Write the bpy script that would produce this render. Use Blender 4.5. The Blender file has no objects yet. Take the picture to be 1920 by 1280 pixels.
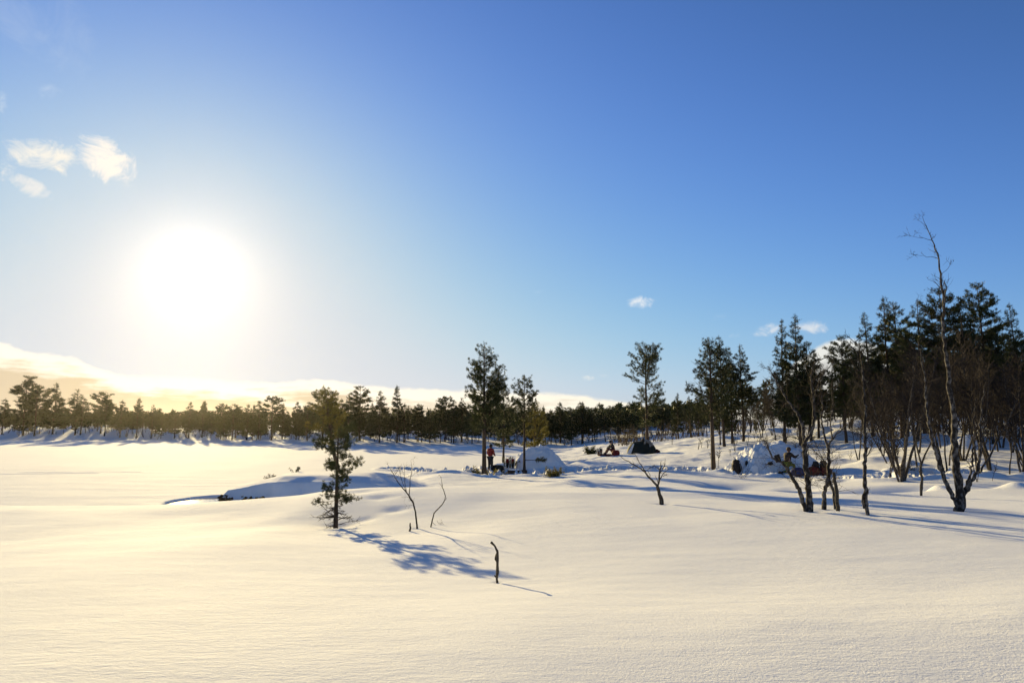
import bpy, bmesh, math, random
import numpy as np
from mathutils import Vector, Matrix
R = math.radians
sc = bpy.context.scene
COL = sc.collection

# ------------------------------------------------------------------ camera, world, sun, exposure
F = 1280.0                       # focal length in reference pixels (24 mm on 36 mm)
PITCH = math.atan(155 / 1280)
cam_d = bpy.data.cameras.new('camera'); cam_d.lens = 24; cam_d.sensor_width = 36
cam_d.clip_start = 0.1; cam_d.clip_end = 5000
cam = bpy.data.objects.new('camera', cam_d); COL.objects.link(cam)
cam.location = (0, 0, 0); cam.rotation_euler = (R(90) + PITCH, 0, 0)
sc.camera = cam
SUN_EL, SUN_AZ = R(11.3), R(-25.35)          # azimuth from +Y towards +X
EXPO = 0.76
sc.view_settings.view_transform = 'Standard'; sc.view_settings.look = 'None'
sc.view_settings.exposure = EXPO; sc.view_settings.gamma = 1; sc.view_settings.use_curve_mapping = False
SD = Vector((math.sin(SUN_AZ) * math.cos(SUN_EL), math.cos(SUN_AZ) * math.cos(SUN_EL), math.sin(SUN_EL)))
sl = bpy.data.lights.new('sun', 'SUN'); sl.energy = 5.0; sl.angle = R(0.53); sl.color = (1.0, 0.78, 0.37)
sun = bpy.data.objects.new('sun', sl); COL.objects.link(sun)
sun.rotation_euler = (-SD).to_track_quat('-Z', 'Y').to_euler()
sun.location = (-40, 80, 40)

def at(px, py, Y):
    """world point seen at reference pixel px, py at forward distance Y"""
    a = (px - 960) / F; b = (640 - py) / F
    cp, sp = math.cos(PITCH), math.sin(PITCH)
    fy = cp - b * sp; fz = sp + b * cp
    return (a / fy * Y, Y, fz / fy * Y)
def azel(px, py):
    x, y, z = at(px, py, 1.0)
    return math.atan2(x, y), math.atan2(z, math.hypot(x, y))

world = bpy.data.worlds.new('World'); sc.world = world; world.use_nodes = True
def build_world():
    nt = world.node_tree; N = nt.nodes; L = nt.links; N.clear()
    out = N.new('ShaderNodeOutputWorld'); bg = N.new('ShaderNodeBackground'); bg.inputs[1].default_value = 0.1
    L.new(bg.outputs[0], out.inputs[0])
    def val(s, sock):
        if isinstance(s, (int, float)): sock.default_value = s
        else: L.new(s, sock)
    def math_(op, a, b=0.0, c=None, clamp=False):
        n = N.new('ShaderNodeMath'); n.operation = op; n.use_clamp = clamp
        val(a, n.inputs[0]); val(b, n.inputs[1])
        if c is not None: val(c, n.inputs[2])
        return n.outputs[0]
    def ss(x, lo, hi):
        n = N.new('ShaderNodeMapRange'); n.interpolation_type = 'SMOOTHSTEP'
        val(x, n.inputs[0]); n.inputs[1].default_value = lo; n.inputs[2].default_value = hi
        return n.outputs[0]
    def mix(f, a, b):
        n = N.new('ShaderNodeMix'); n.data_type = 'RGBA'
        val(f, n.inputs[0])
        for s, k in ((a, 6), (b, 7)):
            if isinstance(s, tuple): n.inputs[k].default_value = (*s, 1)
            else: L.new(s, n.inputs[k])
        return n.outputs[2]
    def addc(a, b, f=1.0, op='ADD'):
        n = N.new('ShaderNodeMix'); n.data_type = 'RGBA'; n.blend_type = op; n.clamp_result = False
        val(f, n.inputs[0])
        for s, k in ((a, 6), (b, 7)):
            if isinstance(s, tuple): n.inputs[k].default_value = (*s, 1)
            else: L.new(s, n.inputs[k])
        return n.outputs[2]
    sky = N.new('ShaderNodeTexSky'); sky.sky_type = 'NISHITA'; sky.sun_disc = False
    sky.sun_elevation = SUN_EL; sky.sun_rotation = SUN_AZ; sky.altitude = 400
    sky.air_density = 1.0; sky.dust_density = 0.6; sky.ozone_density = 2.2
    tc = N.new('ShaderNodeTexCoord'); nrm = N.new('ShaderNodeVectorMath'); nrm.operation = 'NORMALIZE'
    L.new(tc.outputs['Generated'], nrm.inputs[0]); D = nrm.outputs[0]
    sep = N.new('ShaderNodeSeparateXYZ'); L.new(D, sep.inputs[0])
    az = math_('ARCTAN2', sep.outputs[0], sep.outputs[1]); el = math_('ARCSINE', sep.outputs[2])
    dot = N.new('ShaderNodeVectorMath'); dot.operation = 'DOT_PRODUCT'; L.new(D, dot.inputs[0]); dot.inputs[1].default_value = SD
    ang = math_('ARCCOSINE', math_('MINIMUM', dot.outputs['Value'], 0.999999))       # radians from the sun
    K = 10 / 2 ** EXPO                        # display-linear 1.0 in background units
    # aureole: bright scattering round the sun
    def lobe(width, amp, col, p=2.0):
        e = math_('POWER', math_('DIVIDE', ang, width), p)
        g = math_('EXPONENT', math_('MULTIPLY', e, -1.0))
        m = N.new('ShaderNodeVectorMath'); m.operation = 'SCALE'; m.inputs[0].default_value = [c * amp * K for c in col]
        L.new(g, m.inputs[3]); return m.outputs[0]
    # deepen the blue away from the sun
    sepc = N.new('ShaderNodeSeparateColor'); L.new(sky.outputs[0], sepc.inputs[0]); comb = N.new('ShaderNodeCombineColor')
    for i, (m_, a_, p_) in enumerate(SKY_FILM):          # film-like shoulder on the sky's range
        e = math_('EXPONENT', math_('MULTIPLY', math_('POWER', math_('DIVIDE', sepc.outputs[i], a_), p_), -1.0))
        L.new(math_('MULTIPLY', math_('SUBTRACT', 1.0, e), m_ * K), comb.inputs[i])
    tot = comb.outputs[0]
    for w, a, c, p in LOBES: tot = addc(tot, lobe(w, a, c, p))
    # noise space on the sky: (az, el) with streaky stretch
    def noise(sx, sy, scale, detail=6, rough=0.6, off=0.0, dist=0.0):
        cb = N.new('ShaderNodeCombineXYZ'); L.new(math_('MULTIPLY', az, sx), cb.inputs[0]); L.new(math_('MULTIPLY', el, sy), cb.inputs[1]); cb.inputs[2].default_value = off
        n = N.new('ShaderNodeTexNoise'); n.inputs['Scale'].default_value = scale; n.inputs['Detail'].default_value = detail
        n.inputs['Roughness'].default_value = rough; n.inputs['Distortion'].default_value = dist
        L.new(cb.outputs[0], n.inputs['Vector']); return n.outputs[0]
    # --- cloud bank low over the horizon: upper edge as a curve of azimuth
    edge = [(-500, 600), (-200, 610), (0, 640), (60, 655), (130, 668), (200, 692), (260, 702), (330, 704), (450, 712), (520, 714), (610, 709), (680, 720), (760, 725), (860, 729),
            (960, 733), (1060, 737), (1120, 743), (1175, 752), (1260, 758), (1400, 765), (1470, 700), (1530, 652), (1600, 634), (1660, 660), (1760, 700), (1920, 720), (2300, 700)]
    fc = N.new('ShaderNodeFloatCurve'); cu = fc.mapping.curves[0]
    pts = []
    for px, py in edge:
        a, e = azel(px, py); pts.append(((a + 1.2) / 2.4, e / 0.3))
    while len(cu.points) < len(pts): cu.points.new(0.5, 0.5)
    for p, (x, y) in zip(cu.points, pts): p.location = (x, y)
    fc.mapping.update()
    L.new(math_('MULTIPLY_ADD', az, 1 / 2.4, 0.5), fc.inputs['Value'])
    top = math_('MULTIPLY', fc.outputs[0], 0.3)
    n1 = noise(1.0, 2.2, 22.0, 7, 0.55)
    top = math_('ADD', top, math_('MULTIPLY', math_('SUBTRACT', n1, 0.5), 0.018))
    depth = math_('SUBTRACT', top, el)         # >0 inside the bank
    mask = ss(depth, -0.001, 0.006)
    n2 = noise(1.0, 6.0, 11.0, 6, 0.6, 3.0)
    inner = math_('MULTIPLY', ss(math_('ADD', depth, math_('MULTIPLY', math_('SUBTRACT', n2, 0.5), 0.085)), 0.010, 0.034), 1.0)
    near = math_('EXPONENT', math_('MULTIPLY', math_('POWER', math_('DIVIDE', math_('ABSOLUTE', math_('SUBTRACT', az, SUN_AZ)), 0.42), 2.0), -1.0))
    bright = mix(near, tuple(c * K for c in (1.02, 0.95, 0.80)), tuple(c * K for c in (1.25, 1.12, 0.9)))
    dark = mix(near, tuple(c * K for c in (0.72, 0.64, 0.53)), tuple(c * K for c in (0.76, 0.60, 0.39)))
    bank = mix(inner, bright, dark)
    far_right = math_('SUBTRACT', 1.0, math_('MULTIPLY', ss(az, 0.14, 0.45), 0.25))
    tot = mix(math_('MULTIPLY', mask, math_('MULTIPLY', far_right, 0.97)), tot, bank)
    # --- small clouds
    def puff(px, py, rx, ry, amp, rot=0.0, col=(1.0, 0.93, 0.82), scale=26.0, thr=0.52, soft=0.2, off=0.0):
        nonlocal tot
        a, e = azel(px, py); rx /= F; ry /= F
        da = math_('SUBTRACT', az, a); de = math_('SUBTRACT', el, e)
        ca, sa = math.cos(R(rot)), math.sin(R(rot))
        u = math_('DIVIDE', math_('ADD', math_('MULTIPLY', da, ca), math_('MULTIPLY', de, sa)), rx)
        v = math_('DIVIDE', math_('SUBTRACT', math_('MULTIPLY', de, ca), math_('MULTIPLY', da, sa)), ry)
        r2 = math_('ADD', math_('MULTIPLY', u, u), math_('MULTIPLY', v, v))
        body = math_('MULTIPLY', math_('SUBTRACT', 0.9, r2), 0.27)
        n = noise(1.0, 1.3, scale, 9, 0.68, off, 0.8)
        d = math_('ADD', n, body)
        m = math_('MULTIPLY', ss(d, thr, thr + soft), amp)
        tot = mix(m, tot, tuple(c * K for c in col))
    for args in PUFFS: puff(*args)
    L.new(tot, bg.inputs[0])
SKY_FILM = [(0.70, 5.6, 1.33), (0.73, 4.35, 1.45), (0.78, 3.05, 2.2)]
LOBES = [(0.012, 4.0, (1.0, 0.97, 0.9), 1.0), (0.045, 0.60, (1.0, 0.98, 0.92), 1.0)]
PUFFS = [  # px, py, rx, ry, amp, rot, colour, scale, threshold, softness, offset
    (78, 292, 74, 32, 0.95, 8, (1.0, 0.94, 0.82), 24, 0.50, 0.30, 1.0),
    (198, 300, 50, 36, 1.0, -28, (1.05, 0.97, 0.86), 24, 0.50, 0.26, 4.0),
    (50, 345, 48, 17, 0.8, -20, (0.97, 0.92, 0.84), 30, 0.53, 0.32, 2.0),
    (40, 40, 130, 60, 0.22, -30, (0.72, 0.78, 0.85), 12, 0.56, 0.45, 7.0),
    (135, 50, 40, 80, 0.20, 20, (0.72, 0.78, 0.85), 16, 0.56, 0.45, 9.0),
    (2, 190, 12, 24, 0.5, 0, (0.8, 0.85, 0.9), 40, 0.56, 0.4, 5.0),
    (93, 172, 22, 14, 0.25, 20, (0.8, 0.85, 0.9), 40, 0.56, 0.4, 6.0),
    (1200, 567, 26, 14, 0.8, 0, (0.95, 0.95, 0.93), 50, 0.48, 0.40, 3.0),
    (1013, 546, 18, 6, 0.3, 0, (0.85, 0.9, 0.95), 60, 0.56, 0.45, 8.0),
    (1101, 708, 16, 6, 0.7, 0, (0.95, 0.93, 0.85), 60, 0.56, 0.45, 11.0),
    (1132, 704, 14, 5, 0.4, 0, (0.9, 0.9, 0.88), 60, 0.56, 0.45, 12.0),
    (1440, 618, 36, 13, 0.8, 12, (0.92, 0.90, 0.86), 40, 0.56, 0.45, 13.0),
    (1520, 613, 36, 15, 0.85, -10, (0.92, 0.90, 0.86), 40, 0.56, 0.45, 14.0),
    (1375, 630, 16, 7, 0.35, 10, (0.9, 0.92, 0.92), 50, 0.56, 0.45, 15.0),
    (1348, 594, 24, 8, 0.2, 10, (0.85, 0.9, 0.95), 50, 0.56, 0.45, 16.0)]
build_world()

# ------------------------------------------------------------------ materials
def mat(name, color, rough=0.8, var=0.0, scale=5.0, color2=None, spec=0.3, transl=0.0, bump=0.0, bscale=30.0, coords='Object', stretch=None, metal=0.0, var_obj=0.0):
    m = bpy.data.materials.new(name); m.use_nodes = True
    nt = m.node_tree; N = nt.nodes; L = nt.links
    b = N['Principled BSDF']; o = N['Material Output']
    b.inputs['Roughness'].default_value = rough; b.inputs['Specular IOR Level'].default_value = spec; b.inputs['Metallic'].default_value = metal
    tc = N.new('ShaderNodeTexCoord'); v = tc.outputs[coords]
    if stretch:
        mp = N.new('ShaderNodeMapping'); mp.inputs['Scale'].default_value = stretch; L.new(v, mp.inputs[0]); v = mp.outputs[0]
    c2 = color2 or tuple(min(1, c * (1 + var)) for c in color)
    c1 = color if color2 else tuple(c * (1 - var) for c in color)
    n = N.new('ShaderNodeTexNoise'); n.inputs['Scale'].default_value = scale; n.inputs['Detail'].default_value = 4; L.new(v, n.inputs['Vector'])
    cr = N.new('ShaderNodeValToRGB'); cr.color_ramp.elements[0].position = 0.36; cr.color_ramp.elements[1].position = 0.64
    cr.color_ramp.elements[0].color = (*c1, 1); cr.color_ramp.elements[1].color = (*c2, 1)
    L.new(n.outputs[0], cr.inputs[0]); c = cr.outputs[0]
    if var_obj:
        oi = N.new('ShaderNodeObjectInfo'); mr = N.new('ShaderNodeMapRange'); L.new(oi.outputs['Random'], mr.inputs[0])
        mr.inputs[3].default_value = 1 - var_obj; mr.inputs[4].default_value = 1 + var_obj
        h = N.new('ShaderNodeHueSaturation'); L.new(c, h.inputs['Color']); L.new(mr.outputs[0], h.inputs['Value']); c = h.outputs[0]
    L.new(c, b.inputs['Base Color'])
    if bump:
        n2 = N.new('ShaderNodeTexNoise'); n2.inputs['Scale'].default_value = bscale; n2.inputs['Detail'].default_value = 5; L.new(v, n2.inputs['Vector'])
        bp = N.new('ShaderNodeBump'); bp.inputs['Strength'].default_value = 1.0; bp.inputs['Distance'].default_value = bump
        L.new(n2.outputs[0], bp.inputs['Height']); L.new(bp.outputs[0], b.inputs['Normal'])
    if transl:
        t = N.new('ShaderNodeBsdfTranslucent'); L.new(c, t.inputs[0]); ms = N.new('ShaderNodeMixShader'); ms.inputs[0].default_value = transl
        L.new(b.outputs[0], ms.inputs[1]); L.new(t.outputs[0], ms.inputs[2]); L.new(ms.outputs[0], o.inputs[0])
    return m

def snow_mat(name, fine=True):
    m = bpy.data.materials.new(name); m.use_nodes = True
    nt = m.node_tree; N = nt.nodes; L = nt.links; b = N['Principled BSDF']
    b.inputs['Base Color'].default_value = (0.86, 0.87, 0.88, 1)
    b.inputs['Roughness'].default_value = 0.92; b.inputs['Specular IOR Level'].default_value = 0.65; b.inputs['IOR'].default_value = 1.31
    tc = N.new('ShaderNodeTexCoord'); P = tc.outputs['Object']
    def noise(scale, stretch, detail, rough=0.55, rot=0.0):
        mp = N.new('ShaderNodeMapping'); mp.inputs['Scale'].default_value = stretch; mp.inputs['Rotation'].default_value = (0, 0, rot); L.new(P, mp.inputs[0])
        n = N.new('ShaderNodeTexNoise'); n.inputs['Scale'].default_value = scale; n.inputs['Detail'].default_value = detail; n.inputs['Roughness'].default_value = rough
        L.new(mp.outputs[0], n.inputs['Vector']); return n.outputs[0]
    def bump(h, dist, prev=None):
        bp = N.new('ShaderNodeBump'); bp.inputs['Distance'].default_value = dist; bp.inputs['Strength'].default_value = 1.0
        L.new(h, bp.inputs['Height'])
        if prev: L.new(prev, bp.inputs['Normal'])
        return bp.outputs[0]
    if fine:
        # slow patches decide where the wind has roughened the crust
        pa = noise(0.22, (1, 0.5, 1), 3, 0.5, R(12))
        cr = N.new('ShaderNodeMapRange'); L.new(pa, cr.inputs[0]); cr.inputs[1].default_value = 0.38; cr.inputs[2].default_value = 0.62; cr.inputs[3].default_value = 0.35; cr.inputs[4].default_value = 1.0
        r1 = noise(17.0, (0.40, 1.0, 1), 6, 0.7, R(-14))
        mu = N.new('ShaderNodeMath'); mu.operation = 'MULTIPLY'; L.new(r1, mu.inputs[0]); L.new(cr.outputs[0], mu.inputs[1])
        nrm = bump(mu.outputs[0], SNOW_B1)
        nrm = bump(noise(2.2, (0.3, 1.0, 1), 3, 0.5, R(-10)), SNOW_B2, nrm)
        nrm = bump(noise(60.0, (0.8, 1.0, 1), 3, 0.7), SNOW_B3, nrm)
        L.new(nrm, b.inputs['Normal'])
    else:
        nrm = bump(noise(6.0, (1, 1, 1), 5, 0.6), 0.05)
        nrm = bump(noise(30.0, (1, 1, 1), 4, 0.6), 0.01, nrm)
        L.new(nrm, b.inputs['Normal'])
    return m
SNOW_B1, SNOW_B2, SNOW_B3 = 0.020, 0.004, 0.006
M = {}
M['snow'] = snow_mat('snow')
M['snow_rough'] = snow_mat('packed_snow', False)
M['needles'] = mat('pine_needles', (0.026, 0.034, 0.010), 0.55, color2=(0.055, 0.064, 0.018), scale=1.3, spec=0.2, transl=0.17, var_obj=0.25)
M['needles_sunlit'] = mat('pine_needles_sunlit', (0.085, 0.08, 0.016), 0.55, color2=(0.16, 0.135, 0.03), scale=1.5, spec=0.3, transl=0.5, var_obj=0.1)  # brighter, yellower needles: sun shining through from behind is put into the colour
M['bark'] = mat('pine_bark', (0.045, 0.034, 0.026), 0.9, color2=(0.10, 0.068, 0.046), scale=7, spec=0.15, bump=0.02, bscale=14, stretch=(1, 1, 0.35))
M['dead'] = mat('dead_wood', (0.04, 0.033, 0.026), 0.9, color2=(0.10, 0.085, 0.065), scale=25, spec=0.15, bump=0.006, bscale=60)
M['birch'] = mat('birch_bark', (0.022, 0.018, 0.015), 0.85, color2=(0.19, 0.17, 0.15), scale=13, spec=0.2, bump=0.02, bscale=22, stretch=(1, 1, 0.7))
_r = next(n for n in M['birch'].node_tree.nodes if n.type == 'VALTORGB').color_ramp; _r.elements[0].position = 0.46; _r.elements[1].position = 0.68
M['twig'] = mat('birch_twig', (0.034, 0.026, 0.021), 0.85, var=0.25, scale=6, spec=0.15, var_obj=0.2)
M['thicket'] = mat('thin_birch_bark', (0.028, 0.023, 0.019), 0.9, color2=(0.10, 0.085, 0.07), scale=12, spec=0.1, var_obj=0.2)
M['scrub'] = mat('bare_scrub', (0.075, 0.055, 0.036), 0.9, var=0.3, scale=2, spec=0.1, var_obj=0.2)
for n_, c_ in dict(red=(0.24, 0.02, 0.016), black=(0.016, 0.017, 0.02), trousers=(0.03, 0.032, 0.036), skin=(0.45, 0.25, 0.17), fur=(0.075, 0.04, 0.022), grey=(0.22, 0.21, 0.19),
                   olive=(0.20, 0.21, 0.03), blue=(0.015, 0.03, 0.12), tent=(0.014, 0.020, 0.014), white=(0.72, 0.70, 0.66), maroon=(0.07, 0.012, 0.014), brown=(0.032, 0.02, 0.014), alloy=(0.35, 0.36, 0.36), redbag=(0.17, 0.012, 0.012)).items():
    M[n_] = mat(n_ + '_cloth', c_, 0.75, var=0.25, scale=9, bump=0.01, bscale=18)
M['earth'] = mat('dark_bank_earth', (0.06, 0.042, 0.025), 0.95, color2=(0.17, 0.10, 0.04), scale=9, bump=0.03, bscale=20)
def water_mat():
    m = bpy.data.materials.new('creek_water'); m.use_nodes = True; b = m.node_tree.nodes['Principled BSDF']; N = m.node_tree.nodes; L = m.node_tree.links
    b.inputs['Base Color'].default_value = (0.10, 0.11, 0.10, 1); b.inputs['Roughness'].default_value = 0.06; b.inputs['IOR'].default_value = 1.33
    n = N.new('ShaderNodeTexNoise'); n.inputs['Scale'].default_value = 2.0; tc = N.new('ShaderNodeTexCoord'); L.new(tc.outputs['Object'], n.inputs['Vector'])
    bp = N.new('ShaderNodeBump'); bp.inputs['Distance'].default_value = 0.004; L.new(n.outputs[0], bp.inputs['Height']); L.new(bp.outputs[0], b.inputs['Normal'])
    return m
M['water'] = water_mat()

# ------------------------------------------------------------------ terrain
rng = np.random.RandomState(5)
_perm = rng.permutation(512); _perm = np.concatenate([_perm, _perm, _perm])
_ga = rng.rand(512) * 2 * np.pi
def perlin(x, y):
    xi = np.floor(x).astype(np.int64); yi = np.floor(y).astype(np.int64); xf = x - xi; yf = y - yi; xi &= 511; yi &= 511
    def g(a, b, dx, dy):
        h = _ga[_perm[_perm[a & 511] + (b & 511)]]; return np.cos(h) * dx + np.sin(h) * dy
    u = xf ** 3 * (xf * (xf * 6 - 15) + 10); v = yf ** 3 * (yf * (yf * 6 - 15) + 10)
    a = g(xi, yi, xf, yf); b = g(xi + 1, yi, xf - 1, yf); c = g(xi, yi + 1, xf, yf - 1); d = g(xi + 1, yi + 1, xf - 1, yf - 1)
    return (a + (b - a) * u) * (1 - v) + (c + (d - c) * u) * v
def fbm(x, y, o=4, gain=0.5):
    s = 0; a = 1.0
    for i in range(o): s = s + a * perlin(x + 17.3 * i, y - 9.1 * i); x = x * 2.03; y = y * 2.03; a *= gain
    return s
def sst(x, a, b):
    t = np.clip((x - a) / (b - a), 0, 1); return t * t * (3 - 2 * t)
LAKE = -4.0
CP = [at(*p) for p in [   # ground points: reference pixel + forward distance
    (0, 1280, 4.2), (480, 1280, 4.2), (960, 1280, 4.2), (1440, 1280, 4.25), (1920, 1280, 4.3),
    (0, 1150, 6.6), (480, 1150, 6.5), (960, 1150, 6.3), (1440, 1150, 6.15), (1920, 1150, 6.0),
    (0, 1060, 10.5), (480, 1060, 10.5), (0, 1000, 17), (300, 1000, 16), (480, 1000, 15.5), (0, 950, 28),
    (932, 1090, 9), (1400, 1100, 8.2), (1800, 1100, 7.9), (1240, 1000, 13.5), (1600, 1030, 11), (1900, 1040, 10.3),
    (1240, 942, 20), (1510, 956, 17), (1797, 957, 17.5), (1920, 963, 16.8), (1700, 966, 16.2), (2200, 965, 16),
    (783, 990, 17), (635, 984, 18.5), (950, 1000, 14.5), (480, 965, 21), (300, 970, 21), (950, 950, 20),
    (700, 916, 27), (860, 912, 27.5), (1000, 917, 26), (1110, 922, 24.5), (620, 922, 27), (560, 932, 27), (500, 939, 27.5), (450, 944, 28), (400, 950, 29), (300, 957, 30),
    (1200, 888, 38), (1320, 893, 37), (1240, 912, 30), (1440, 893, 38), (1440, 918, 28), (1440, 942, 20.5), (1600, 892, 35), (1600, 925, 24), (1560, 945, 19.5),
    (1797, 930, 22), (1900, 930, 21), (1750, 910, 26.5), (1900, 908, 26), (1700, 885, 33),
    (908, 892, 44), (830, 884, 44), (1000, 883, 48), (1055, 872, 52), (1150, 853, 65), (1215, 848, 68), (1110, 886, 42), (1335, 882, 44),
    (1300, 862, 54), (1300, 840, 66), (1440, 868, 48), (1560, 862, 46), (1560, 795, 76), (1480, 800, 82), (1400, 806, 92), (1300, 822, 90), (1210, 832, 88), (1140, 838, 90), (1560, 830, 58),
    (1640, 790, 72), (1700, 800, 62), (1700, 850, 42), (1900, 880, 32), (1920, 830, 43), (1920, 795, 60), (1760, 780, 75), (1920, 770, 90), (2200, 880, 32), (2200, 780, 70)]]
CP += [(-6.3, 31, -3.55), (-9, 31, -3.9), (-12, 32, -4.2), (-2.4, 31.5, -3.05), (1, 31, -2.85), (5, 30, -2.7), (-15, 34, -4.4), (-20, 34, -4.4), (-25, 32, -4.3),
       (-30, 45, -4.6), (-15, 50, -4.5), (-22, 70, -5), (-45, 70, -5), (-12, 80, -4.8), (-30, 110, -5.2), (-60, 120, -5.2), (-3, 100, -4.7), (-12, 110, -4.9), (4, 108, -4.3), (10, 112, -3.7),
       (-5, 60, -4.3), (-1.5, 75, -4.3), (2, 68, -3.7), (-60, 50, -4.8), (-90, 120, -5),
       (-3.5, 40, -3.1), (-7, 42, -3.6), (0, 53, -3.3)]
# far shore: edge of the lake, then a low bank and gently rising wooded land
for px, Y in ((-500, 200), (-200, 195), (0, 186), (200, 174), (400, 160), (640, 136), (900, 121), (1050, 116)):
    x = at(px, 795, Y)[0]; k = x / Y
    CP += [(x, Y, -4.0), (k * (Y + 9), Y + 9, -3.3 + (1.1 if px < 250 else 0)), (k * (Y + 40), Y + 40, -1.9 + (1.2 if px < 250 else 0)), (k * 320, 320, -0.8), (k * 600, 600, 1.5)]
for px in (1200, 1400, 1600, 1900, 2300):
    k = at(px, 795, 1)[0]; CP += [(k * 150, 150, 0.5), (k * 300, 300, 1.8), (k * 600, 600, 3)]
for a in (75, 100, 135, 180, -75, -100, -135, -179):
    for r, z in ((2, -1.6), (20, -1.9 if a > 0 else -2.8), (120, -1.0 if a > 0 else -4.3), (600, 2)):
        CP.append((r * math.sin(R(a)), r * math.cos(R(a)), z))
CP.append((0, 2, -1.55)); CP.append((0.0, 0.6, -1.55))
CP = np.array(CP)
def warp(x, y):
    return np.arctan2(x, y) * 1.6, np.log(np.hypot(x, y) + 1.0)
_cu, _cv = warp(CP[:, 0], CP[:, 1])
def _k(du, dv):
    r2 = du * du + dv * dv + 1e-9; return 0.5 * r2 * np.log(r2)
_n = len(CP); _A = np.zeros((_n + 3, _n + 3)); _A[:_n, :_n] = _k(_cu[:, None] - _cu, _cv[:, None] - _cv) + np.eye(_n) * 3e-5
_A[:_n, _n] = 1; _A[:_n, _n + 1] = _cu; _A[:_n, _n + 2] = _cv; _A[_n:, :_n] = _A[:_n, _n:].T
_w = np.linalg.solve(_A, np.concatenate([CP[:, 2], [0, 0, 0]]))
def bump_list():
    out = []
    for px, Y, rx, ry, amp in [
        (1372, 30.5, 1.15, 1.5, -0.42), (880, 31, 1.3, 1.6, -0.25), (1605, 26, 1.5, 1.2, -0.35), (1470, 29, 0.9, 1.0, -0.22), (1690, 26, 1.4, 0.9, -0.25), (1820, 25.5, 1.6, 0.8, -0.14),
        (745, 20.3, 0.40, 0.42, -0.07), (715, 22.3, 0.45, 0.42, -0.05), (680, 24, 0.6, 0.5, -0.06), (690, 19.3, 0.3, 0.35, -0.05), (645, 18.6, 0.45, 0.4, -0.08),
        (1748, 25.2, 0.38, 0.6, 0.24), (1893, 24.5, 0.5, 0.6, 0.22), (1660, 25, 0.5, 0.5, 0.08), (1835, 33, 0.6, 0.8, 0.35), (1912, 29, 0.5, 0.5, 0.2), (1815, 42, 0.9, 1.0, 0.8),
        (1545, 64, 1.0, 1.2, 0.9), (1570, 60, 2.0, 1.5, 0.9), (1635, 52, 1.6, 1.5, 0.6), (1450, 74, 1.6, 1.5, 0.6), (1395, 60, 1.6, 1.2, 0.35), (1360, 75, 2.2, 1.6, 0.5), (1560, 43, 1.4, 1.2, 0.35),
        (1660, 34, 0.5, 0.5, 0.25), (1700, 36, 0.6, 0.5, 0.28), (1640, 40, 1.4, 1.0, 0.35), (1250, 74, 3, 2, 0.3), (1880, 50, 2, 1.5, 0.7), (1740, 50, 2, 1.5, 0.5), (1107, 72, 1.3, 1.0, 0.35),
        (870, 108, 4, 2, 0.7), (820, 112, 5, 2, 0.5), (930, 98, 4, 2, 0.5), (1000, 80, 3, 1.6, 0.4), (960, 62, 2.2, 1.2, 0.5), (935, 57, 2.0, 1.0, 0.45), (990, 60, 1.5, 1.0, 0.4),
        (1797, 17.3, 0.32, 0.30, -0.05), (1520, 16.8, 0.28, 0.25, -0.05), (1544, 17.4, 0.2, 0.2, -0.04), (1568, 17.2, 0.2, 0.2, -0.04), (1627, 16.2, 0.2, 0.2, -0.04), (1239, 19.8, 0.25, 0.25, -0.05), (934, 8.95, 0.07, 0.07, -0.02), (783, 16.9, 0.1, 0.1, -0.03), (908, 43.6, 0.5, 0.5, -0.1), (983, 47.6, 0.4, 0.4, -0.08), (1335, 43.6, 0.5, 0.5, -0.1),
        (1250, 24, 2.4, 1.3, 0.10), (1080, 34, 2.5, 1.2, 0.15), (1335, 43.2, 0.8, 0.7, 0.12)]:
        out.append((at(px, 795, Y)[0], Y, rx, ry, amp))
    return out
BUMPS = bump_list()
PATH = [np.array([(at(px, 795, Y)[0], Y) for px, Y in pl]) for pl in (
    [(850, 47), (900, 46.5), (960, 45.5), (1030, 45), (1100, 44.5), (1200, 43.5), (1290, 44), (1370, 42)],
    [(910, 49), (950, 50.5), (985, 51)], [(1395, 38.9), (1440, 38.6), (1470, 38.4)], [(1580, 33), (1620, 32.5), (1665, 31), (1760, 31), (1780, 30.5)], [(740, 62), (790, 60), (830, 55), (870, 50)])]
TRACK = np.array([(at(px, 795, Y)[0], Y) for px, Y in [(1050, 52.5), (1085, 57), (1120, 61.5), (1150, 64), (1200, 65)]])
def seg_dist(x, y, pl):
    d = np.full(x.shape, 1e9)
    for (ax, ay), (bx, by) in zip(pl[:-1], pl[1:]):
        vx, vy = bx - ax, by - ay; t = np.clip(((x - ax) * vx + (y - ay) * vy) / (vx * vx + vy * vy), 0, 1)
        d = np.minimum(d, np.hypot(x - ax - t * vx, y - ay - t * vy))
    return d
def bank_edge(x): return 36.6 + 0.5 * np.sin(x * 0.7) + 0.25 * np.sin(x * 2.3 + 1) - 0.08 * (x + 15)
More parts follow.
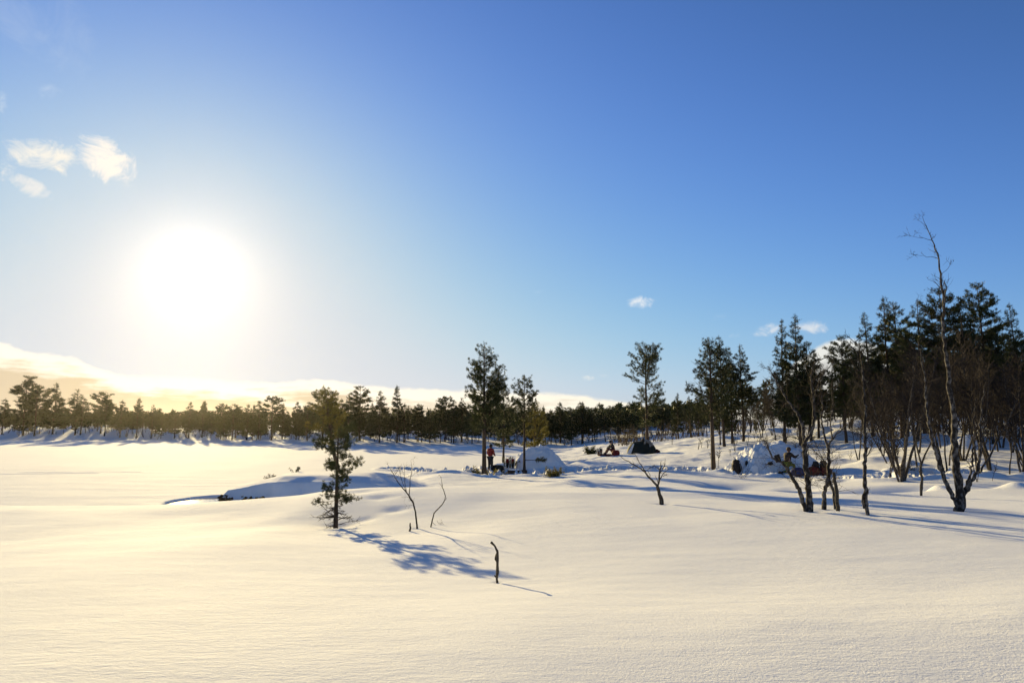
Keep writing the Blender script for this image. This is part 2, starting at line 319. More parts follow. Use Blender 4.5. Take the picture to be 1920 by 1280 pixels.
def height(x, y):
    x = np.atleast_1d(np.asarray(x, float)); y = np.atleast_1d(np.asarray(y, float)); sh = x.shape; x = x.ravel(); y = y.ravel()
    u, v = warp(x, y); z = _w[_n] + _w[_n + 1] * u + _w[_n + 2] * v
    for i in range(_n): z += _w[i] * _k(u - _cu[i], v - _cv[i])
    r = np.hypot(x, y)
    z = np.clip(z, -7, 8)
    # flat frozen lake: smooth maximum with the lake level
    k = 0.12; d = z - LAKE; land = np.where(d > 6, d, k * np.log1p(np.exp(np.clip(d / k, -40, 60)))); z = LAKE + np.minimum(land, 20)
    wild = sst(r, 24, 60) * sst(land, 0.05, 0.6) * (1 - 0.75 * sst(r, 85, 125))
    z += wild * sst(r, 40, 90) * 0.5 * fbm(x / 9, y / 9, 3)
    z += wild * 0.14 * fbm(x / 2.2 + 5, y / 2.2, 4)
    z += sst(r, 6, 18) * sst(land, 0.2, 0.8) * 0.07 * fbm(x / 3.4, y / 4.5, 2)
    z += 0.007 * fbm(x / 1.3, y / 0.6, 3) * sst(r, 2, 5)
    z += 0.035 * fbm(x / 7 + 3, y / 1.6, 4) * (1 - sst(land, 0.02, 0.3)) * sst(r, 24, 34) * (1 - sst(r, 120, 170))
    for ty, tx0, tx1 in ((57.0, -47, -34), (58.6, -41, -31), (50.5, -14, -9)): z += np.where((x > tx0) & (x < tx1), 0.03 * np.exp(-((y - ty - 0.5 * np.sin(x * 0.5)) / 0.35) ** 2) - 0.03 * np.exp(-((y - ty + 0.7 - 0.5 * np.sin(x * 0.5)) / 0.35) ** 2), 0) * (1 - sst(land, 0.02, 0.3))
    # creek bank: a knoll with a steep shaded side
    ye = bank_edge(x); hk = 1.24 * (0.5 * sst(x, -15.9, -15.2) + 0.5 * sst(x, -15.5, -12.2)) * (0.35 + 0.65 * (1 - sst(x, -9.5, -3)))
    t = y - ye + 0.12 * fbm(x * 1.5, y * 1.5, 3)
    prof = sst(t, -0.12, 0.40) * (0.80 + 0.20 * sst(t, 0.3, 2.0)) * (1 - sst(t, 4, 15))
    sel = (x > -17.5) & (x < 3)
    z = np.where(sel, np.maximum(z, LAKE + hk * prof), z)
    # open pool and channel below the bank
    ch = sst(-t, 0.05, 0.8) * (1 - sst(-t, 1.6, 3.0)) * sst(x, -17.5, -15.5) * (1 - sst(x, -9, -5))
    e = np.hypot((x + 16.4) / 1.7, (y - 36.9 - 0.15 * (x + 17)) / 2.6) + 0.12 * fbm(x * 0.8, y * 0.8, 2)
    pool = 1 - sst(e, 0.80, 1.02)
    cut = np.maximum(ch * (z < -3.0), pool * (hk * prof < 0.12))
    z = z * (1 - cut) + (LAKE - 0.32) * cut
    for bx, by, rx, ry, amp in BUMPS:
        q = ((x - bx) / rx) ** 2 + ((y - by) / ry) ** 2
        z += amp * np.where(q < 12, np.exp(-q * (1.0 if amp < 0 else 1.3)), 0)
    for i, pl in enumerate(PATH):
        m = (x > pl[:, 0].min() - 4) & (x < pl[:, 0].max() + 4) & (y > pl[:, 1].min() - 4) & (y < pl[:, 1].max() + 4)
        if m.any():
            xm, ym = x[m], y[m]; dd = seg_dist(xm, ym, pl) + 0.5 * perlin(xm / 2, ym / 2); wd = 2.3 if i == 0 else 1.1
            w = 1 - sst(dd, wd * 0.5, wd * 1.4)
            z[m] += w * (0.60 * fbm(xm / 0.6, ym / 1.0, 4, 0.65) - 0.12) + 0.16 * np.exp(-((dd - wd * 1.25) / 0.4) ** 2)
    m = (x > TRACK[:, 0].min() - 1) & (x < TRACK[:, 0].max() + 1) & (y > 50) & (y < 67)
    if m.any(): z[m] -= 0.13 * np.exp(-(seg_dist(x[m], y[m], TRACK) / 0.25) ** 2)
    return z.reshape(sh)
def ground(x, y): return float(height(np.array([x]), np.array([y]))[0])

def mesh_np(name, V, Fq=None, T=None, smooth=False):
    """mesh from arrays: V (n,3), quads (m,4), tris (k,3)"""
    me = bpy.data.meshes.new(name); V = np.asarray(V, np.float32); nq = 0 if Fq is None else len(Fq); nt_ = 0 if T is None else len(T)
    me.vertices.add(len(V)); me.vertices.foreach_set('co', V.ravel())
    loops = []
    if nq: loops.append(np.asarray(Fq, np.int32).ravel())
    if nt_: loops.append(np.asarray(T, np.int32).ravel())
    loops = np.concatenate(loops); me.loops.add(len(loops)); me.loops.foreach_set('vertex_index', loops)
    me.polygons.add(nq + nt_)
    st = np.concatenate([np.arange(nq) * 4, nq * 4 + np.arange(nt_) * 3]).astype(np.int32)
    me.polygons.foreach_set('loop_start', st)
    if smooth: me.polygons.foreach_set('use_smooth', np.ones(nq + nt_, bool))
    me.update(calc_edges=True); me.validate(); return me

def link(name, me, m=None, parent=None, loc=None):
    o = bpy.data.objects.new(name, me); COL.objects.link(o)
    if m is not None and not me.materials: me.materials.append(M[m] if isinstance(m, str) else m)
    if parent: o.parent = parent
    if loc is not None: o.location = loc
    return o
def tag(o, label=None, cat=None, group=None, kind=None):
    if label: o['label'] = label
    if cat: o['category'] = cat
    if group: o['group'] = group
    if kind: o['kind'] = kind
    return o
def thing(name, label, cat, loc=(0, 0, 0), rz=0.0, group=None, scale=1.0):
    o = bpy.data.objects.new(name, None); COL.objects.link(o); o.empty_display_size = 0.2
    o.location = loc; o.rotation_euler = (0, 0, rz); o.scale = (scale,) * 3 if not hasattr(scale, '__len__') else scale
    return tag(o, label, cat, group)

def build_ground():
    front = np.linspace(-44, 44, 760); side = np.concatenate([np.linspace(-180, -46, 60), front, np.linspace(46, 180, 60)])
    az = np.radians(side)
    r = np.concatenate([np.geomspace(0.4, 3.0, 24, endpoint=False), np.geomspace(3.0, 72, 560, endpoint=False), np.geomspace(72, 230, 150, endpoint=False), np.geomspace(230, 900, 30)])
    A, Rr = np.meshgrid(az, r); X = Rr * np.sin(A); Y = Rr * np.cos(A); Z = height(X, Y)
    nr, na = X.shape; V = np.stack([X, Y, Z], -1).reshape(-1, 3); V = np.vstack([V, [[0, 0, ground(0.01, 0.01)]]])
    i, j = np.meshgrid(np.arange(nr - 1), np.arange(na - 1), indexing='ij'); a = (i * na + j).ravel()
    Q = np.stack([a, a + 1, a + na + 1, a + na], -1)[:, ::-1]
    c = len(V) - 1; jj = np.arange(na - 1); T = np.stack([np.full(na - 1, c), jj + 1, jj], -1)
    me = mesh_np('ground', V, Q, T, True)
    return tag(link('ground', me, 'snow'), kind='structure', label='smooth windblown snow over the shore and the frozen lake')
build_ground()
wv = [(-16.9 + 3.4 * math.cos(t) + (2.2 if math.cos(t) > 0 else 0), 37.0 + 3.3 * math.sin(t), LAKE - 0.10) for t in np.linspace(0, 2 * math.pi, 40, endpoint=False)]
me = bpy.data.meshes.new('creek_water'); me.from_pydata(wv, [], [list(range(40))]); me.update()
tag(link('creek_water', me, 'water'), kind='structure', label='small open pool of dark creek water in the snow')

# ------------------------------------------------------------------ plant building tools
class Tubes:
    def __init__(s): s.V = []; s.Q = []; s.n = 0
    def add(s, pts, rad, sides=5):
        P = np.asarray(pts, float); n = len(P); rad = np.asarray(rad, float) if hasattr(rad, '__len__') else np.linspace(rad, rad * 0.25, n)
        T = np.gradient(P, axis=0); T /= np.linalg.norm(T, axis=1)[:, None] + 1e-9
        ref = np.array([0.31, 0.9, 0.2]) if abs(T[0][1]) < 0.8 else np.array([1, 0, 0.1])
        U = np.cross(T, ref); U /= np.linalg.norm(U, axis=1)[:, None] + 1e-9; W = np.cross(T, U)
        a = np.arange(sides) * 2 * np.pi / sides
        ring = P[:, None] + rad[:, None, None] * (np.cos(a)[None, :, None] * U[:, None] + np.sin(a)[None, :, None] * W[:, None])
        s.V.append(ring.reshape(-1, 3)); i, j = np.meshgrid(np.arange(n - 1), np.arange(sides), indexing='ij')
        b = s.n + i * sides; q = np.stack([b + j, b + (j + 1) % sides, b + sides + (j + 1) % sides, b + sides + j], -1).reshape(-1, 4)
        s.Q.append(q); s.n += n * sides
    def mesh(s, name, smooth=True): return mesh_np(name, np.vstack(s.V), np.vstack(s.Q), None, smooth)
def refine(pts, rad, n, jit, rs, rough=0.0):
    """Catmull-like resample of a hand-laid polyline with small crooks"""
    P = np.asarray(pts, float); rad = np.asarray(rad, float); d = np.concatenate([[0], np.cumsum(np.linalg.norm(np.diff(P, axis=0), axis=1))])
    t = np.linspace(0, d[-1], n); Q = np.stack([np.interp(t, d, P[:, k]) for k in range(3)], -1)
    Qs = Q.copy(); Qs[1:-1] = (Q[:-2] + 2 * Q[1:-1] + Q[2:]) / 4
    Qs[1:] += rs.randn(n - 1, 3) * jit
    rr = np.interp(t, d, rad) * (1 + rough * rs.randn(n))
    return Qs, rr
def needles(P, A, rs, k, L, w, spread=1.0, sc=None):
    """k thin triangles per tuft at P pointing roughly along A"""
    n = len(P); P = np.repeat(P, k, 0); A = np.repeat(A, k, 0)
    D = A * 0.75 + rs.randn(n * k, 3) * 0.62 * spread; D /= np.linalg.norm(D, axis=1)[:, None] + 1e-9
    S = np.cross(D, rs.randn(n * k, 3)); S /= np.linalg.norm(S, axis=1)[:, None] + 1e-9
    l = L * rs.uniform(0.55, 1.15, (n * k, 1)); ww = w * rs.uniform(0.6, 1.2, (n * k, 1))
    if sc is not None: q = np.repeat(sc, k)[:, None]; l = l * q; ww = ww * np.sqrt(q)
    base = P + rs.randn(n * k, 3) * L * 0.22
    V = np.stack([base - S * ww * 0.5, base + D * l, base + S * ww * 0.5], 1).reshape(-1, 3)
    return V

def pine(seed, H, r0, cb, prof, nwh, per, k=7, L=0.20, w=0.045, up=(0.1, 0.8), step=0.22, gap=0.15, dead=0.0, bend=0.25, lean=(0, 0), lexp=1.1, twin=None, subs=2, sides=7, droop=0.0, top_tuft=True, dens=1.0):
    """pine in metres: returns (wood mesh, needle mesh). cb: crown base fraction, prof(t)->radius, t 0 at the crown base to 1 at the tip"""
    rs = np.random.RandomState(seed); tb = Tubes(); TP = []; TA = []; TS = []; pmax = max(prof(q / 20) for q in range(21))
    ns = 16; tz = np.linspace(0, 1, ns)
    bx = np.cumsum(rs.randn(ns)) * bend * H / 160; by = np.cumsum(rs.randn(ns)) * bend * H / 160
    bx -= bx[0]; by -= by[0]
    C = np.stack([bx + lean[0] * tz ** lexp, by + lean[1] * tz ** lexp, tz * H], -1)
    C[0, 2] = -0.35
    rad = r0 * (1 - tz) ** 0.8 * (1 + 0.35 * np.exp(-tz * 25)) + 0.006
    tb.add(C, rad, sides)
    cen = lambda t: np.array([np.interp(t, tz, C[:, i]) for i in range(3)])
    stems = [(0.0, 1.0, cen)]
    if twin:
        t0, dx, dy, t1 = twin; p0 = cen(t0); tt = np.linspace(0, 1, 10)
        S2 = np.stack([p0[0] + dx * tt ** 0.6, p0[1] + dy * tt ** 0.6, p0[2] + (t1 * H - p0[2]) * tt], -1)
        tb.add(S2, np.interp(t0, tz, rad) * 0.7 * (1 - tt) ** 0.8 + 0.006, 5)
        stems.append((t0 + 0.05, t1, lambda t, S2=S2: np.array([np.interp(t * H, S2[:, 2], S2[:, i]) for i in range(3)])))
    for si, (ta, tb_, cfun) in enumerate(stems):
        lo = max(cb, ta)
        for q in range(nwh):
            f = (q + rs.uniform(-0.3, 0.3)) / nwh; f = min(max(f, 0), 0.985)
            t = lo + (tb_ - lo) * f; base = cfun(t); pr = prof(f) * (1.0 if si == 0 else 0.65)
            for b in range(per):
                if rs.rand() < gap: continue
                a = rs.uniform(0, 2 * math.pi); ln = pr * rs.uniform(0.55, 1.15)
                if ln < 0.06: continue
                rise = up[0] + (up[1] - up[0]) * f + rs.uniform(-0.15, 0.15)
                n = 6; s = np.linspace(0, 1, n)
                d = np.array([math.cos(a), math.sin(a)])
                z = base[2] + rs.uniform(-0.5, 0.5) * H / nwh * 0.6 + ln * (rise * s - droop * s * s + 0.22 * s ** 3)
                wob = np.cumsum(rs.randn(n, 2) * ln * 0.05, 0); wob[0] = 0
                B = np.stack([base[0] + d[0] * ln * s + wob[:, 0], base[1] + d[1] * ln * s + wob[:, 1], z], -1)
                tb.add(B, (0.009 + 0.012 * ln) * (1 - 0.8 * s) * (1 if H > 4 else 0.55), 3)
                ax = B[-1] - B[-3]; ax /= np.linalg.norm(ax) + 1e-9
                isdead = rs.rand() < dead * (1 - f)
                lines = [(B, ln)]
                for c in range(max(1, int(subs * ln / 0.7 + rs.rand()))):
                    s0 = rs.uniform(0.3, 0.9); p0 = np.array([np.interp(s0, s, B[:, i]) for i in range(3)])
                    aa = a + rs.choice([-1, 1]) * rs.uniform(0.4, 1.1); l2 = ln * rs.uniform(0.2, 0.45)
                    p1 = p0 + np.array([math.cos(aa) * l2, math.sin(aa) * l2, l2 * (rise * 0.6 + rs.uniform(-0.1, 0.35))])
                    Cb = np.stack([p0, (p0 + p1) / 2 + rs.randn(3) * l2 * 0.06, p1]); tb.add(Cb, [0.008, 0.006, 0.003], 3); lines.append((Cb, l2))
                if isdead: continue
                for (Ln, l) in lines:
                    m = max(1, int(l / step * 1.2 * dens + rs.rand())); s1 = 1 - rs.rand(m) ** 1.4 * (0.62 if l == ln else 0.9); s1[0] = 1
                    sl_ = np.linspace(0, 1, len(Ln)); p = np.stack([np.interp(s1, sl_, Ln[:, i]) for i in range(3)], -1) + rs.randn(m, 3) * 0.04
                    TP.append(p); TS.append(np.full(m, min(1.0, 0.42 + 0.75 * pr / pmax))); dd = Ln[-1] - Ln[0]; dd = dd / (np.linalg.norm(dd) + 1e-9); TA.append(np.repeat((dd + np.array([0, 0, 0.5]))[None], m, 0))
        if top_tuft:
            for f in np.linspace(0.93, 1.0, 6): TP.append(cfun(lo + (tb_ - lo) * f)[None]); TS.append(np.array([0.42])); TA.append(np.array([[0, 0, 1.0]]))
    P = np.vstack(TP); A = np.vstack(TA)
    V = needles(P, A, rs, k, L, w, sc=np.concatenate(TS)); me = mesh_np('crown', V, None, np.arange(len(V)).reshape(-1, 3))
    return tb.mesh('trunk'), me
def shaped(*pts):
    xs = [p[0] for p in pts]; ys = [p[1] for p in pts]; return lambda t: float(np.interp(t, xs, ys))
def tree_thing(name, label, cat, meshes, loc, rz=0, scale=1.0, group=None, nm='needles', bm='bark'):
    t = thing(name, label, cat, loc, rz, group, scale)
    for me, part, mm in zip(meshes, ('trunk', 'crown'), (bm, nm)):
        if not me.materials: me.materials.append(M[mm])
        o = bpy.data.objects.new(part, me); COL.objects.link(o); o.parent = t
    return t

# generic proto trees (unit heights given in metres) used for the treeline and the wood
cone = shaped((0, 0.6), (0.1, 1.0), (0.35, 0.88), (0.65, 0.52), (0.85, 0.26), (1, 0.05))
slim = shaped((0, 0.7), (0.2, 1.0), (0.55, 0.75), (0.85, 0.34), (1, 0.06))
roundc = shaped((0, 0.5), (0.2, 0.9), (0.5, 1.0), (0.75, 0.72), (0.9, 0.4), (1, 0.1))
def sc_(f, m): return lambda t: f(t) * m
PROTO = {'far': [], 'mid': []}
for i, (H, cb, pf, wid, nw, gp) in enumerate([(11, 0.22, cone, 2.0, 17, .2), (11, 0.30, roundc, 1.8, 15, .25), (11, 0.18, slim, 1.35, 19, .2), (11, 0.38, roundc, 2.1, 12, .3), (11, 0.12, cone, 2.2, 18, .15),
                                           (11, 0.25, slim, 0.85, 19, .25), (11, 0.3, cone, 1.7, 15, .3), (11, 0.15, roundc, 2.0, 17, .15)]):
    PROTO['far'].append(pine(100 + i, H, 0.13, cb, sc_(pf, wid), nw, 7, k=9, L=0.40, w=0.11, gap=gp, step=0.30, bend=0.4, sides=5, subs=1.8, up=(-0.15, 0.45)))
for i, (H, cb, pf, wid, nw, gp) in enumerate([(11, 0.16, cone, 1.7, 27, .12), (11, 0.22, slim, 1.25, 28, .12), (11, 0.30, roundc, 1.7, 22, .2), (11, 0.14, slim, 0.95, 30, .15), (11, 0.34, cone, 1.9, 20, .22), (11, 0.2, roundc, 1.45, 24, .12)]):
    PROTO['mid'].append(pine(200 + i, H, 0.14, cb, sc_(pf, wid), nw, 7, k=11, L=0.22, w=0.045, gap=gp, step=0.17, bend=0.35, sides=6, subs=2.4, up=(-0.2, 0.5)))
print('protos', sum(len(m.polygons) for g in PROTO.values() for p in g for m in p))

rnd = random.Random(11)
def place_pine(px, top, Y, kind, label, group=None, wid=1.0, cat='tree', name='pine_tree', proto=None, nm='needles', lowest=None):
    x = at(px, 795, Y)[0]; z = ground(x, Y); H = at(px, top, Y)[2] - z; H = max(H, 1.2)
    pr = PROTO[kind][proto if proto is not None else rnd.randrange(len(PROTO[kind]))]
    s = H / 11.0; sx = s * wid * rnd.uniform(0.9, 1.12)
    return tree_thing(name, label, cat, pr, (x, Y, z), rnd.uniform(0, 6.28), (sx, sx, s), group, nm)

# ------------------------------------------------------------------ treeline beyond the lake
SH = ([-600, 0, 200, 400, 640, 900, 1050, 1200, 1330], [200, 188, 176, 162, 138, 123, 117, 108, 100])
shore = lambda px: float(np.interp(px, *SH))
LINE = [(5, 745, 0), (45, 703, 1), (66, 722, 3), (100, 716, 4), (142, 728, 6), (152, 742, 0), (190, 733, 3), (197, 742, 1), (226, 748, 0), (257, 744, 5), (285, 757, 6), (355, 752, 2), (380, 749, 5), (415, 754, 7), (436, 756, 1),
        (464, 756, 4), (485, 750, 2), (510, 741, 3), (530, 757, 0), (556, 752, 2), (577, 757, 7), (676, 722, 1), (712, 731, 4), (745, 721, 5), (758, 754, 0), (784, 755, 7), (806, 764, 4), (835, 741, 3), (851, 748, 2), (866, 744, 6),
        (885, 757, 0), (606, 728, 3), (622, 734, 2), (652, 737, 6), (640, 745, 0), (1033, 765, 0), (1050, 752, 4), (1071, 763, 2), (1091, 751, 5), (1110, 767, 0), (1135, 765, 1), (1158, 758, 2), (1180, 751, 4), (1234, 744, 0), (1253, 755, 5)]
G_LINE = 'dark pines in the line beyond the frozen lake'
L_LINE = 'dark pine in the closed line of trees beyond the frozen lake'
SPECIAL = {45: 'tallest dark pine at the far left above the lake shore, with a broad ragged crown', 100: 'dense dark cone-shaped pine second tall one from the far left shore', 190: 'lone round-headed pine left of the sun glare rising over the far shore trees',
           676: 'tall broad pine standing above the line beyond the lake, right of the leaning pine', 745: 'slender spire-like pine poking above the dark line beyond the lake', 66: 'slim pine standing against the right side of the tallest far-left pine', 142: 'pointed pine top first right of the dense cone-shaped far-left pine', 226: 'pine top midway between the lone round-headed pine and the sun glare column',
           257: 'narrow pine tip just left of the column of glare under the sun', 355: 'pine tip directly below the sun in the far tree line', 380: 'slightly taller pine tip just right below the sun in the far tree line', 510: 'highest pine tip between the sun glare and the leaning golden pine',
           712: 'broad pine directly right of the tallest one beyond the small foreground pine', 835: 'bushy-topped pine in the far line left of the tall pine by the person in red', 1234: 'rounded pine just right of the tall open-crowned pine behind the tent', 1180: 'pine top touching the left branches of the tall open-crowned pine behind the tent',
           1050: 'highest pine tip directly right above the left snow shelter', 1253: 'thin little spire in the gap right of the tall open-crowned pine behind the tent', 1091: 'thin spindly pine top above the low trees between the snow mound and the dome tent'}
for px, top, pr in LINE:
    Y = shore(px) + rnd.uniform(2, 7)
    place_pine(px, top + 2, Y, 'far', SPECIAL.get(px, L_LINE), None if px in SPECIAL else G_LINE, 1.32, proto=pr)
nfill = 0
px = -260
while px < 1320:
    n_ = 3
    for row in range(n_):
        p = px + rnd.uniform(-6, 6); Y = shore(p) + (rnd.uniform(3, 12), rnd.uniform(12, 30), rnd.uniform(30, 60))[row]
        base = float(np.interp(p, [-260, 0, 240, 300, 420, 620, 900, 1320], [770, 772, 774, 780, 777, 771, 770, 770])) + 5 * math.sin(p / 37.0) + 3 * math.sin(p / 11.0)
        place_pine(p, base + rnd.triangular(-22, 16, (-4, 3, 6)[row]), Y, 'far', L_LINE, G_LINE, rnd.uniform(0.85, 1.6)); nfill += 1
    px += rnd.uniform(19, 25)
print('treeline', nfill)
# low mass of far woodland behind the line and scrub under it (uncountable)
def far_wood():
    rs = np.random.RandomState(3); VV = []
    for i in range(1000):
        px = rs.uniform(-500, 2300) if i % 2 else rs.uniform(-150, 1330); Y = shore(min(px, 1330)) + 22 + 130 * rs.rand() ** 1.5 if px < 1330 else rs.uniform(115, 230); x = at(px, 795, Y)[0]
        H = rs.uniform(6, 11); z = 0
        if px < 1330: H = (795 - rs.triangular(772, 784, 794)) / 1280 * Y + 2.0
        n = 46; t = rs.rand(n) ** 0.8; r = (1 - t) * 1.5 + 0.15; a = rs.rand(n) * 6.28
        P = np.stack([x + r * np.cos(a) * rs.rand(n) ** .5, Y + r * np.sin(a) * rs.rand(n) ** .5, 0.1 * H + t * H * 0.9], -1)
        VV.append((P, x, Y))
    xs = np.array([v[1] for v in VV]); ys = np.array([v[2] for v in VV]); zs = height(xs, ys); PP = []
    for (P, x, Y), z in zip(VV, zs): P[:, 2] += z; PP.append(P)
    PP = np.vstack(PP); V = needles(PP, np.tile([[0, 0, 0.6]], (len(PP), 1)), rs, 3, 0.95, 0.42, 1.3)
    tag(link('far_woodland', mesh_np('far_woodland', V, None, np.arange(len(V)).reshape(-1, 3)), 'needles'), 'dark mass of distant conifer woodland behind the trees of the far shore', 'woodland', kind='stuff')
    tb = Tubes()
    for i in range(1500):
        px = rs.uniform(-300, 1420); Y = shore(min(px, 1330)) + rs.uniform(3, 45)
        if px > 1150: Y = rs.uniform(86, 120)
        x = at(px, 795, Y)[0]; z = ground(x, Y); h = rs.uniform(0.5, 2.6)
        for q in range(3):
            d = rs.randn(2) * 0.35 * h; tb.add([(x, Y, z - 0.1), (x + d[0] * .5, Y + d[1] * .5, z + h * .55), (x + d[0], Y + d[1], z + h)], [0.035, 0.025, 0.01], 3)
    tag(link('shore_scrub', tb.mesh('shore_scrub'), 'scrub'), 'bare brown scrub and thin saplings under the trees of the far shore', 'scrub', kind='stuff')
far_wood()

# ------------------------------------------------------------------ the wood on the right
G_WOOD = 'dark pines of the wood on the right hillside'
L_WOOD = 'dark pine inside the dense wood on the right hillside'
WOOD = [(1271, 736, 92, 0, 'small dense pine right of the tall open pine behind the tent'), (1294, 742, 95, 3, None), (1310, 738, 90, 5, None), (1325, 760, 88, 2, None),
        (1357, 629, 64, 1, 'narrow pine rising directly behind the straight bare-trunked pine'), (1372, 650, 66, 3, None), (1393, 645, 67, 4, 'open conical pine, free-standing against the sky left of the dark double spires'),
        (1470, 598, 62, 3, 'narrow spire pine on the left of the two tall dark spires'), (1500, 590, 58, 0, 'tall dense dark pine on the right of the two tall dark spires'), (1520, 640, 60, 5, None), (1534, 660, 60, 4, None),
        (1585, 629, 56, 2, 'round-headed pine in front of the pale cloud between the spires and the high wood'), (1637, 585, 54, 0, 'left shoulder pine of the high dark wood beside its tallest crown'), (1672, 555, 54, 1, 'tall twin-tipped pine forming the first peak of the right-hand wood'),
        (1690, 566, 55, 5, None), (1733, 563, 50, 4, 'open thin-crowned pine just left of the tall bare birch top'), (1782, 540, 50, 2, 'pine peak right behind the tall bare birch'), (1820, 565, 48, 0, None), (1855, 530, 50, 2, 'tall pine with tiered round crown near the right edge'),
        (1880, 632, 48, 5, None), (1916, 568, 44, 1, 'pine cut by the right edge of the picture'), (1970, 560, 46, 0, None), (2040, 540, 48, 2, None), (2120, 560, 46, 4, None)]
for px, top, Y, pr, lab in WOOD:
    place_pine(px, top, Y, 'mid', lab or L_WOOD, None if lab else G_WOOD, 1.0, proto=pr)
for i in range(95):
    px = 1330 + 820 * rnd.random() ** 0.85
    Y = rnd.uniform(62, 112) if px < 1600 else rnd.uniform(52, 100)
    lo = np.interp(px, [1330, 1420, 1460, 1560, 1620, 1700, 1920, 2200], [745, 730, 690, 690, 640, 610, 600, 600])
    place_pine(px, lo + rnd.uniform(0, 75), Y, 'mid', L_WOOD, G_WOOD, rnd.uniform(0.95, 1.35))

# ------------------------------------------------------------------ birches
def birch_proto(seed, H, stems=2, ntw=120, r0=0.06, spread=0.35, low=0.35):
    rs = np.random.RandomState(seed); tb = Tubes(); tw = Tubes()
    for s in range(stems):
        a = rs.uniform(0, 6.28); lean = rs.uniform(0.1, spread) * H; h = H * rs.uniform(0.75, 1.0); n = 10; t = np.linspace(0, 1, n)
        w = np.cumsum(rs.randn(n, 2) * 0.035 * H / 5, 0); w[0] = 0
        C = np.stack([math.cos(a) * lean * t ** 0.8 + w[:, 0], math.sin(a) * lean * t ** 0.8 + w[:, 1], t * h], -1); C[0, 2] = -0.3
        rr = r0 * rs.uniform(0.7, 1.1) * (1 - t * 0.92) * (1 + 0.1 * rs.randn(n)); tb.add(C, rr, 5)
        for b in range(int(ntw / stems)):
            f = rs.uniform(low, 0.98); p = np.array([np.interp(f, t, C[:, i]) for i in range(3)]); aa = rs.uniform(0, 6.28); ln = H * rs.uniform(0.08, 0.26) * (1.15 - f * 0.6)
            d = np.array([math.cos(aa) * 0.75, math.sin(aa) * 0.75, rs.uniform(0.4, 1.2)]); d /= np.linalg.norm(d)
            q = np.array([p, p + d * ln * .5 + rs.randn(3) * ln * .08, p + d * ln + rs.randn(3) * ln * .12])
            tw.add(q, [0.016, 0.011, 0.004], 3)
            for c in range(5):
                u = rs.uniform(0.25, 1); p2 = q[0] + (q[2] - q[0]) * u; d2 = d + rs.randn(3) * 0.55; d2 /= np.linalg.norm(d2); l2 = ln * rs.uniform(0.2, 0.5)
                tw.add([p2, p2 + d2 * l2 * .5 + rs.randn(3) * l2 * .1, p2 + d2 * l2], [0.008, 0.006, 0.003], 3)
    return tb.mesh('trunk'), tw.mesh('crown')
BP = [birch_proto(300 + i, 5.0, st, nt_, 0.055, sp_, lo_) for i, (st, nt_, sp_, lo_) in enumerate([(3, 130, 0.35, .35), (2, 110, 0.3, .4), (4, 150, 0.45, .3), (1, 60, 0.2, .4), (2, 100, 0.5, .35), (3, 120, 0.25, .45)])]
BS = [birch_proto(340 + i, 1.6, st, 14, 0.022, 0.35, .35) for i, st in enumerate((1, 2, 1, 3))]
G_B = 'thin bare birches in the thicket at the edge of the right-hand wood'
for i in range(105):
    px = 1600 + 560 * rnd.random() ** 0.8; Y = rnd.uniform(29, 60)
    if px < 1660: Y = rnd.uniform(40, 60)
    x = at(px, 795, Y)[0]; s = rnd.uniform(0.75, 1.35)
    tree_thing('birch_tree', 'thin dark bare birch in the thicket under the right-hand pines', 'tree', BP[rnd.randrange(6)], (x, Y, ground(x, Y)), rnd.uniform(0, 6.28), s, G_B, 'twig', 'thicket')
for i in range(42):
    px = rnd.uniform(1370, 1640); Y = rnd.uniform(64, 90); x = at(px, 795, Y)[0]; s = rnd.uniform(0.6, 1.15)
    tree_thing('birch_tree', 'bare bushy birch below the dark spires on the hillside crest', 'tree', BP[rnd.randrange(6)], (x, Y, ground(x, Y)), rnd.uniform(0, 6.28), s, 'bare birches along the hillside crest', 'twig', 'twig')
for i in range(75):
    px = rnd.choice([rnd.uniform(1290, 1680), rnd.uniform(1230, 1900), rnd.uniform(1340, 1560)]); Y = rnd.uniform(40, 78) if px < 1650 else rnd.uniform(27, 50)
    if 1365 < px < 1530 and Y < 44: continue
    if px < 1330: Y = rnd.uniform(62, 90)
    x = at(px, 795, Y)[0]; s = rnd.uniform(0.4, 1.25)
    tree_thing('birch_sapling', 'thin bare sapling poking out of the snow on the right-hand slope', 'sapling', BS[rnd.randrange(4)], (x, Y, ground(x, Y)), rnd.uniform(0, 6.28), s, 'bare saplings on the snowy right-hand slope', 'twig', 'twig')

